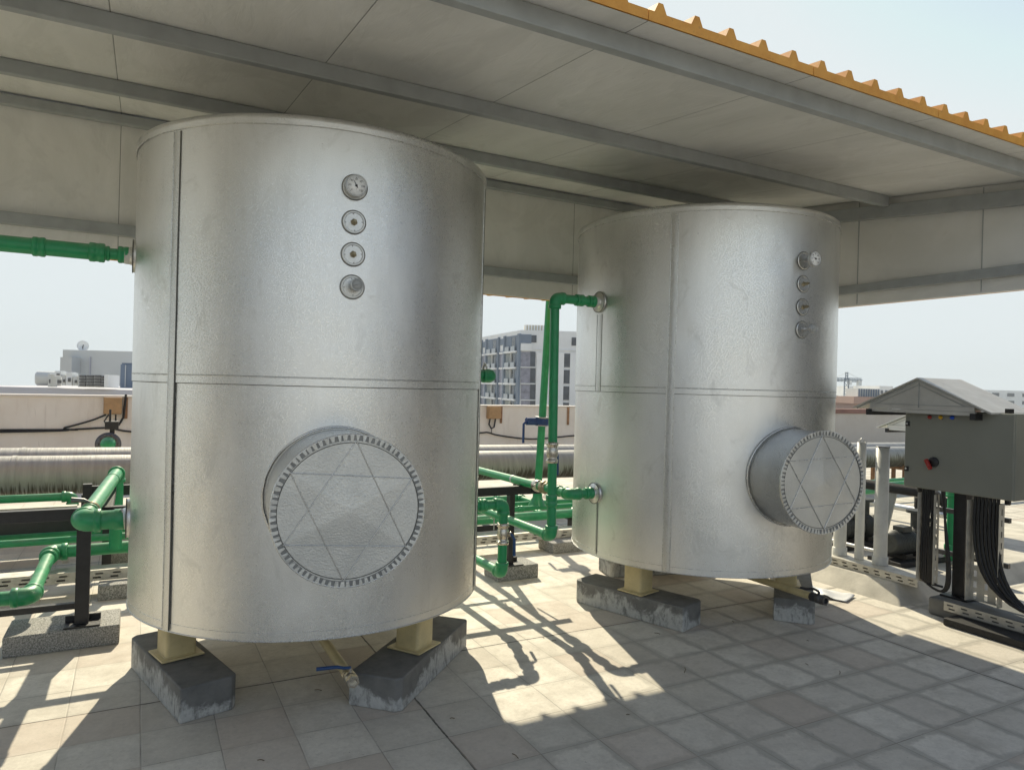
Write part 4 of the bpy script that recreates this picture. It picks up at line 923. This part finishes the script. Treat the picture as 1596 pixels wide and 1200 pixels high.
def smooth(pts, k=6):
    out = []; n = len(pts); P = [V(p) for p in pts]
    for i in range(n-1):
        p0, p1, p2, p3 = P[max(i-1, 0)], P[i], P[i+1], P[min(i+2, n-1)]
        for j in range(k):
            q = j/k; out.append(.5*((2*p1)+(-p0+p2)*q+(2*p0-5*p1+4*p2-p3)*q*q+(-p0+3*p1-3*p2+p3)*q**3))
    return out+[P[-1]]
for pts, lb in (([(-5, 12.37, .84), (-1.2, 12.37, .819), (-.79, 12.37, .826), (-.39, 12.37, .843), (-.13, 12.37, .79), (.6, 12.37, .72)], 'straight black cable along the left parapet'),
                ([(-5, 12.36, .77), (-1.25, 12.36, .80), (-.955, 12.36, .85), (-.629, 12.36, .951), (-.421, 12.36, 1.045)], 'black cable rising across the left parapet to the tan box'),
                ([(4.5, 12.37, .66), (5.838, 12.37, .708), (6.06, 12.37, .72), (6.27, 12.37, .667), (6.78, 12.37, .597), (7.225, 12.37, .578), (8.08, 12.37, .634), (9.5, 12.37, .7)], 'black cable sagging along the parapet between the tanks')):
    tag(MB().tube(smooth(pts), .014, 8).build('cable', 'cable'), lb, 'cable')
for (x, z0, z1, y, lb) in ((-.155, .985, 1.32, 12.385, 'thin rusty conduit strip beside the left junction box'), (6.36, .90, 1.25, 12.385, 'thin rusty conduit strip beside the middle junction box'), (7.93, .86, 1.235, 12.385, 'rusty strip on the parapet close to the farther tank')):
    tag(MB().bb(x-.022, x+.022, y-.01, y+.008, z0, z1).build('conduit_strip', 'rust'), lb, 'conduit', 'rusty strips on the parapet')

# ------------------------------------------------------------------ FLOOR BITS
def bez_sheet(c, w, l, rot, lb):
    vs = []; fs = []; N1 = 18
    for i in range(N1+1):
        for j in range(N1+1):
            x = (i/N1-.5)*w*(1-.25*abs(j/N1-.5)); y = (j/N1-.5)*l; z = .012+.045*max(0, noise.noise(V((x*9, y*9, 1))))+.03*math.exp(-((x/.05)**2+(y/.08)**2))
            X_ = c[0]+x*cos(rot)-y*sin(rot); Y_ = c[1]+x*sin(rot)+y*cos(rot); vs.append((X_, Y_, z))
    for i in range(N1):
        for j in range(N1): k = i*(N1+1)+j; fs.append((k, k+1, k+N1+2, k+N1+1))
    tag(MB().add(vs, fs, True).build('plastic_sheet', 'pvcflap', None, solid=.003), lb, 'plastic sheet')
bez_sheet((5.04, 3.90), .26, .42, radians(20), 'crumpled white plastic sheet on the floor right of the farther tank')
for i in range(15):
    x = random.uniform(.5, 5.5); y = random.uniform(2.2, 4.2); L = random.uniform(.006, .028)
    if i < 3: x, y, L = ((2.86, 3.14, .05), (3.70, 2.74, .03), (2.45, 3.9, .02))[i]
    q = random.uniform(0, pi); m = MB(); m.tube([(x, y, .004), (x+L*cos(q), y+L*sin(q), .006), (x+1.8*L*cos(q+.12), y+1.8*L*sin(q+.12), .004)], .0018, 5)
    tag(m.build('twig', 'leaf'), 'tiny dark twig or chip lying on the tiles', 'debris', 'bits of debris on the tiles')

# ------------------------------------------------------------------ CITY
def W(Xc, Yc, z): return V((Xc*cos(TH)+Yc*sin(TH), -Xc*sin(TH)+Yc*cos(TH), z))
FP = 1096.0
def ray(x, y):
    dx, dy = x-798, y-600; return (dx*cos(RR)+dy*sin(RR))/FP, (dx*sin(RR)-dy*cos(RR))/FP
class Face:
    """a vertical facade plane through two ground points given in camera axes; boxes are laid on it in metres"""
    def __init__(s, P0, P1): s.P0, s.P1 = V(P0), V(P1); s.d = (s.P1-s.P0).normalized(); s.L = (s.P1-s.P0).length; s.n = V((s.d.y, -s.d.x)); s.n = s.n if s.n.y < 0 else -s.n
    def loc(s, x, y):
        u, w = ray(x, y); # P0+t d = k(u,1)
        k = (s.P0.x*s.d.y-s.P0.y*s.d.x)/(u*s.d.y-s.d.x); q = V((u*k, k)); return (q-s.P0).dot(s.d), H+w*k
    def box(s, m, t0, t1, z0, z1, o0, o1):
        vs = []
        for t_ in (t0, t1):
            for o_ in (o0, o1):
                for z_ in (z0, z1):
                    p = s.P0+s.d*t_+s.n*o_; vs.append(W(p.x, p.y, z_))
        m.add(vs, [(0, 1, 3, 2), (4, 6, 7, 5), (0, 4, 5, 1), (2, 3, 7, 6), (0, 2, 6, 4), (1, 5, 7, 3)])
def bbox_building(t, P, z0, z1, mt, nm='wall'):
    n = len(P); vs = [W(x, y, z0) for x, y in P]+[W(x, y, z1) for x, y in P]
    MB().add(vs, [tuple(range(n))[::-1], tuple(range(n, 2*n))]+[(i, (i+1) % n, n+(i+1) % n, n+i) for i in range(n)]).build(nm, mt, t)
# apartment block between the tanks
Cn = (ray(811, 560)[0]*140, 140.0); P1 = (ray(745, 560)[0]*167, 167.0); dl = V((P1[0]-Cn[0], P1[1]-Cn[1])).normalized()
Lf = Face(Cn, P1); Rt = Face(Cn, (Cn[0]+40, 141.5))
t = thing('apartment_building', W(Cn[0], Cn[1], -20), 'white and blue-grey apartment block with recessed balconies seen between the tanks', 'building')
zt = Lf.loc(811, 514.5)[1]
PL = V(Cn)+dl*62; PRt = (Cn[0]+40, 141.5); back = V(PRt)+dl*62
bbox_building(t, [Cn, PRt, tuple(back), tuple(PL)], -20, zt, 'bwhite')
slab = [Rt.loc(860, y)[1] for y in (548, 573.5, 599, 624)]; slab += [slab[-1]-3.25*k for k in range(1, 4)]
def fb(F, t0, t1, z0, z1, o0, o1, nm, mt): m = MB(); F.box(m, t0, t1, z0, z1, o0, o1); return m.build(nm, mt, t)
# left face bays
edges = [(811, 808, 'pier'), (807.5, 788.5, 'bay'), (788, 786, 'pier'), (785.5, 779, 'glz'), (778.5, 777.5, 'pier'), (777, 760, 'bay'), (759.5, 757.8, 'pier'), (757.5, 752, 'glz'), (751.5, 750.5, 'pier'), (750, 736, 'bay'), (735.5, 730, 'glz'), (729.5, 718, 'bay')]
for xa, xb, k in edges:
    ta, tb = Lf.loc(xa, 580)[0], Lf.loc(xb, 580)[0]
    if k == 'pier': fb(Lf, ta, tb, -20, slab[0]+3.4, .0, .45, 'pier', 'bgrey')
    for i, zs_ in enumerate(slab[:6]):
        top = (slab[i-1]-.35 if i else zt-.9)
        if k == 'bay':
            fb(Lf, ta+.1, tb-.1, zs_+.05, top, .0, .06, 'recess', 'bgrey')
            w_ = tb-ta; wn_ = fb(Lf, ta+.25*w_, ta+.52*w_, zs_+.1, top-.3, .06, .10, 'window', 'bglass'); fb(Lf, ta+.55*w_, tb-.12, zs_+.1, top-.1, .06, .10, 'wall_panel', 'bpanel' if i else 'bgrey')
            if i: fb(Lf, ta+.50*w_, ta+.53*w_, zs_+.1, top, .1, .4, 'pier', 'bmid')
            fb(Lf, ta, tb, zs_-.32, zs_+.05, .0, .7, 'slab', 'bwhite')
            for q0, q1 in ((.12, .42), (.58, .9)): fb(Lf, ta+q0*w_, ta+q1*w_, zs_+.05, zs_+1.0, .55, .68, 'balcony_screen', 'bscreen')
        if k == 'glz':
            fb(Lf, ta+.1, tb-.1, zs_+.1, top if i else zs_+.3, .0, .08, 'window', 'bglassp'); fb(Lf, ta, tb, zs_-.3, zs_+.08, .0, .3, 'slab', 'bwhite')
            if not i: fb(Lf, ta, tb, zs_+1.6, zt-1.2, .0, .12, 'recess', 'bgrey')
# right face
def rb(x0, x1, y0, y1, o0, o1, nm, mt):
    a_, z1_ = Rt.loc(x0, y0); b_, z0_ = Rt.loc(x1, y1); return fb(Rt, a_, b_, z0_, z1_, o0, o1, nm, mt)
rb(811.5, 828, 521, 535, .0, .15, 'recess', 'bgrey'); rb(828.3, 836, 522.5, 534, .0, .15, 'window', 'bglass'); rb(811.5, 829, 535.5, 547, .0, .5, 'parapet_band', 'bwhite')
for i, (y0, y1) in enumerate(((548, 571.5), (573.5, 597), (599, 622.5), (624.5, 648))):
    rb(812, 826, y0, y1, .0, .15, 'window', 'bglassp'); rb(826.2, 834, y0, y1, .0, .15, 'window', 'bglass'); rb(811, 834.5, y1, y1+2, .0, .3, 'slab', 'bwhite')
    for xa in (841, 862.5, 877.5, 895.8, 914, 932): rb(xa, xa+(3 if xa == 841 else 11.5), y0+3, y1+1, .0, .12, 'window', 'bglass')
for xa in (836.5, 869, 888.8, 907, 925): rb(xa, xa+6.5, 549, 690, .12, .35, 'pier', 'bwhite')
rb(891, 902.5, 526, 539, .0, .1, 'window', 'bglass'); rb(920, 932, 526, 539, .0, .1, 'window', 'bglass')
rb(834, 960, 545, 548, .0, .25, 'slab', 'bwhite')
pz = V((ray(830, 510)[0]*148, 148)); bbox_building(t, [(pz.x-1.7, 146), (pz.x+4.6, 146), (pz.x+4.6, 152), (pz.x-1.7, 152)], zt, zt+1.55, 'bcream', 'penthouse')
m = MB()
for k in range(11): x = pz.x-1.6+.6*k; p = [(x, 145.7), (x+.3, 145.7), (x+.3, 145.98), (x, 145.98)]; m.add([W(a_, b_, zt+.3) for a_, b_ in p]+[W(a_, b_, zt+1.5) for a_, b_ in p], [(0, 1, 2, 3), (4, 5, 6, 7), (0, 1, 5, 4), (1, 2, 6, 5), (2, 3, 7, 6), (3, 0, 4, 7)])
m.build('louvre_fins', 'bwhite', t)

# left: neighbour roof with plant and stair block
def pt(x, y, Yd): u, w = ray(x, y); return u*Yd, H+w*Yd
def slabbox(t, x0, x1, ytop, ybot, Yd, dep, mt, nm, shift=0):
    X0, z1 = pt(x0, ytop, Yd); X1, _ = pt(x1, ytop, Yd); _, z0 = pt(x0, ybot, Yd)
    P = [(X0, Yd), (X1, Yd+shift), (X1, Yd+dep), (X0, Yd+dep)]; n = 4; vs = [W(a_, b_, z0) for a_, b_ in P]+[W(a_, b_, z1) for a_, b_ in P]
    return MB().add(vs, [(3, 2, 1, 0), (4, 5, 6, 7), (0, 1, 5, 4), (1, 2, 6, 5), (2, 3, 7, 6), (3, 0, 4, 7)]).build(nm, mt, t)
t = thing('neighbour_building', W(pt(150, 600, 34)[0], 34, -20), 'neighbouring flat-roofed building with lilac grey parapet beyond the left wall', 'building'); slabbox(t, -60, 330, 601, 1350, 34, 30, 'lilac', 'wall')
t = thing('stair_block', W(pt(150, 600, 48)[0], 48, 0), 'plain pale stair block on the neighbouring roof', 'building'); slabbox(t, 98, 300, 545, 640, 48, 8, 'bmid', 'wall'); slabbox(t, 94, 112, 556.5, 640, 47, .98, 'bmid', 'lower_wall'); slabbox(t, 139.5, 140.7, 556, 640, 47.9, .09, 'lilac', 'downpipe')
t = thing('satellite_dish', W(*pt(129, 546, 50)[:1], 50, pt(129, 546, 50)[1]), 'round white satellite dish on the stair block', 'satellite dish')
px, pz_ = pt(129, 539.5, 50); c_ = W(px, 50, pz_); ax = (W(0, 0, pz_)-c_).normalized(); ax = (ax+V((.1, 0, .15))).normalized()
MB().lathe([(.0, .02), (.02, .15), (.07, .28), (.13, .37), (.14, .37), (.08, .28), (.03, .15), (.01, 0)], c_-ax*.05, ax, 32).build('dish', 'bwhite', t); MB().tube([c_-Z*.3, c_+ax*.3], .015, 6).build('feed_arm', 'dsteel', t); MB().cyl(c_+ax*.28, c_+ax*.36, .04).build('receiver', 'dsteel', t); MB().cyl(c_-Z*.55, c_, .03).build('mast', 'dsteel', t)
t = thing('rooftop_chiller', W(pt(145, 590, 33.5)[0], 33.5, pt(145, 602, 33.5)[1]), 'louvred air-conditioning unit on the neighbouring parapet', 'air conditioner'); slabbox(t, 122, 163, 583, 603, 33.6, 1.2, 'bmid', 'casing'); slabbox(t, 162.3, 168, 585, 603.5, 33.55, 1.0, 'bwhite', 'end_panel')
for i in range(4):
    for j in range(4):
        x0 = 123.5+11.6*i
        if i == 3: slabbox(t, x0-1.5, x0+2.5, 585.5+4.5*j+.3, 588.7+4.5*j+.3, 33.52, .07, 'dsteel', 'louvre'); continue
        slabbox(t, x0, x0+9.6, 584.6+4.6*j, 587.9+4.6*j, 33.52, .07, 'dsteel', 'louvre')
def smallbox(x0, x1, y0, y1, mt, lb, nm='roof_unit', Yd=33.7, cat='roof unit'):
    t = thing(nm, W(pt((x0+x1)/2, y1, Yd)[0], Yd, pt(x0, y1, Yd)[1]), lb, cat, 'small units on the neighbouring roof'); slabbox(t, x0, x1, y0, y1, Yd, .5, mt, 'casing'); slabbox(t, x0+1, x1-1, y0-1, y0-.02, Yd+.05, .4, 'bwhite', 'lid')
    slabbox(t, x0+(x1-x0)*.3, x1-(x1-x0)*.3, y0+(y1-y0)*.4, y0+(y1-y0)*.7, Yd-.05, .045, 'dsteel', 'grille'); return t
smallbox(103, 112, 581, 601, 'bwhite', 'upright pale unit with dark round opening on the neighbouring roof'); smallbox(85, 95, 579, 587, 'bwhite', 'small white box raised above the neighbouring parapet'); smallbox(96, 102, 585, 600, 'bmid', 'narrow grey unit beside the raised white box'); smallbox(114, 121, 587, 601, 'bmid', 'grey unit beside the louvred air conditioner'); smallbox(75, 79, 583, 603, 'bmid', 'thin grey post-like unit at the far left roof')
t = thing('roof_tank', W(pt(70, 600, 34.4)[0], 34.4, pt(70, 600, 34.4)[1]), 'rounded grey tank at the far left of the neighbouring roof', 'tank'); px, pz_ = pt(69, 590, 34.4); MB().lathe([(-.5, 0), (-.48, .25), (-.4, .35), (.6, .35)], W(px, 34.6, pz_)+X*0, X, 24).build('vessel', 'bmid', t); slabbox(t, 84, 101, 592, 597, 34.5, .3, 'dsteel', 'frame')
t = thing('water_cistern', W(pt(196, 600, 40)[0], 40, pt(196, 602, 40)[1]), 'dark grey arched cistern beside the nearer tank edge on the far roof', 'tank'); slabbox(t, 188, 215, 568, 604, 40, 1.4, 'bgrey', 'shell'); slabbox(t, 190, 214, 565.5, 568, 40.1, 1.2, 'bgrey', 'cap'); slabbox(t, 195, 196, 569, 603, 39.95, .045, 'bmid', 'rib')

# right: distant city and crane
def tower(x0, x1, ytop, Yd, mt, lb, rows, cols, wmt='bglass', grp='distant white towers', dep=20):
    t = thing('distant_building', W(pt((x0+x1)/2, 600, Yd)[0], Yd, -20), lb, 'building', grp)
    slabbox(t, x0, x1, ytop, ytop+ (22*1096/Yd), Yd, dep, mt, 'wall') if False else None
    X0, z1 = pt(x0, ytop, Yd); X1 = pt(x1, ytop, Yd)[0]; bbox_building(t, [(X0, Yd), (X1, Yd), (X1, Yd+dep), (X0, Yd+dep)], -20, z1, mt)
    for j in range(rows):
        for i in range(cols):
            wx = X0+(X1-X0)*(i+.25)/cols; ww = (X1-X0)/cols*.45; wz = z1-1.6-3.2*j*(Yd/300)
            m = MB(); P = [(wx, Yd-.3), (wx+ww, Yd-.3), (wx+ww, Yd-.01), (wx, Yd-.01)]; h_ = 1.4*(Yd/300)
            m.add([W(a_, b_, wz-h_) for a_, b_ in P]+[W(a_, b_, wz) for a_, b_ in P], [(3, 2, 1, 0), (4, 5, 6, 7), (0, 1, 5, 4), (1, 2, 6, 5), (2, 3, 7, 6), (3, 0, 4, 7)]); m.build('window', wmt, t)
    return t
tower(1296, 1318, 615, 310, 'bwhite', 'hazy white block with window rows beside the farther tank', 6, 4); tower(1312, 1322, 608.5, 330, 'bwhite', 'narrow hazy white tower below the crane', 6, 2); tower(1322, 1338, 601.5, 300, 'bwhite', 'taller hazy white tower left of the brown building', 8, 3); tower(1371, 1392, 601.5, 260, 'bwhite', 'hazy white tower right of the grey louvred box', 4, 3); tower(1392, 1420, 612, 320, 'bwhite', 'hazy white tower half behind the cabinet hood', 5, 4)
tower(1470, 1800, 606, 420, 'bwhite', 'long hazy white building row at far right', 4, 14)
t = thing('brown_building', W(pt(1355, 630, 110)[0], 110, -20), 'brown flat-topped building with grey louvred box behind the right parapet', 'building'); X0, z1 = pt(1331, 618, 110); X1 = pt(1384, 618, 110)[0]; bbox_building(t, [(X0, 110), (X1, 110), (X1, 118), (X0, 118)], pt(1331, 629, 110)[1], z1, 'bbrown', 'upper_wall'); bbox_building(t, [(X0+.4, 110.6), (X1, 110.6), (X1, 118), (X0+.4, 118)], -20, pt(1331, 629, 110)[1]-.01, 'bbrown')
X0, z2 = pt(1337.5, 605.5, 111); X1 = pt(1371.5, 605.5, 111)[0]; bbox_building(t, [(X0, 111), (X1, 111), (X1, 115), (X0, 115)], z1+.01, z2, 'bmid', 'louvred_box')
m = MB()
for k in range(9): x = X0+(X1-X0)*(k+.2)/9; P = [(x, 110.85), (x+.16, 110.85), (x+.16, 110.99), (x, 110.99)]; m.add([W(a_, b_, z1+.05) for a_, b_ in P]+[W(a_, b_, z2-.05) for a_, b_ in P], [(3, 2, 1, 0), (4, 5, 6, 7), (0, 1, 5, 4), (1, 2, 6, 5), (2, 3, 7, 6), (3, 0, 4, 7)])
m.build('fin', 'bgrey', t)
t = thing('tower_crane', W(pt(1319, 600, 280)[0], 280, -20), 'pale tower crane standing in the haze beside the farther tank', 'crane')
def truss(p0, p1, w, nseg, nm):
    p0, p1 = V(p0), V(p1); d = (p1-p0).normalized(); u = d.orthogonal().normalized(); v_ = d.cross(u); m = MB(); cs = [u*w+v_*w, u*w-v_*w, -u*w-v_*w, -u*w+v_*w]; r_ = .13
    for c_ in cs: m.cyl(p0+c_, p1+c_, r_, seg=5)
    for i in range(nseg):
        a_ = p0+(p1-p0)*i/nseg; b_ = p0+(p1-p0)*(i+1)/nseg
        for k in range(4): m.cyl(a_+cs[k], b_+cs[(k+1) % 4], r_*.7, seg=4)
    return m.build(nm, 'bgrey', t)
xm, zj = pt(1319.5, 592, 280); xl = pt(1300, 590, 280)[0]; xr = pt(1343, 592.5, 280)[0]; zp = pt(1319, 580, 280)[1]
truss(W(xm, 280, -20), W(xm, 280, zj+.8), .75, 14, 'mast'); truss(W(xm, 280, zj), W(xm, 280, zp), .4, 3, 'apex'); truss(W(xr, 280, zj), W(xm, 280, zj), .5, 6, 'counter_jib'); truss(W(xm, 280, zj), W(xl-8, 280, zj), .45, 10, 'jib')
m = MB(); m.cyl(W(xm, 280, zp), W(xr-.5, 280, zj+.4), .07, seg=4); m.cyl(W(xm, 280, zp), W(xl, 280, zj+.4), .07, seg=4); m.build('tie_rod', 'bmid', t)
c_ = W(xr-1, 280, zj-1.1); MB().box(c_, (1.6, 1.2, 2.2)).build('counterweight', 'bmid', t); MB().box(W(xm+1.2, 280, zj-1.2), (1.3, 1.3, 1.6)).build('cab', 'bwhite', t)

t = thing('added_mass_right', (12, -3.5, 0), 'plain dark grey mass added unseen at right to darken the tank reflections', 'building')  # unseen mass added so both tanks reflect a dark band on the right
MB().bb(9.2, 15, -9.5, 2.6, .001, 5.4).build('wall', 'dgrey', t); MB().bb(9.16, 9.199, -2.4, -1.4, .01, 2.1).build('door', 'bgrey', t); MB().bb(9.1, 15.1, -9.6, 2.7, 5.403, 5.55).build('coping', 'dgrey', t)
t = thing('added_mass_left', (-9.5, -2, 0), 'plain dark grey mass added unseen at left to darken the tank reflections', 'building')  # added out of view for the dark band reflected in the nearer tank
MB().bb(-12, -6.8, -5.5, 2.2, .001, 4.2).build('wall', 'dgrey', t); MB().bb(-6.799, -6.76, -2.4, -1.4, .01, 2.1).build('door', 'bgrey', t)

# ------------------------------------------------------------------ HAZE
hz = bpy.data.materials.new('pale_haze'); hz.use_nodes = True; nt = hz.node_tree
for q in list(nt.nodes):
    if q.type == 'BSDF_PRINCIPLED': nt.nodes.remove(q)
pv_ = nt.nodes.new('ShaderNodeVolumePrincipled'); pv_.inputs['Color'].default_value = (.85, .92, .95, 1); pv_.inputs['Density'].default_value = .0005; pv_.inputs['Anisotropy'].default_value = 0
nt.links.new(pv_.outputs[0], nt.nodes['Material Output'].inputs['Volume'])
MT['haze'] = hz
m = MB(); m.bb(-705, 705, -705, 705, -21, 30); tag(m.build('haze', 'haze'), kind='stuff')
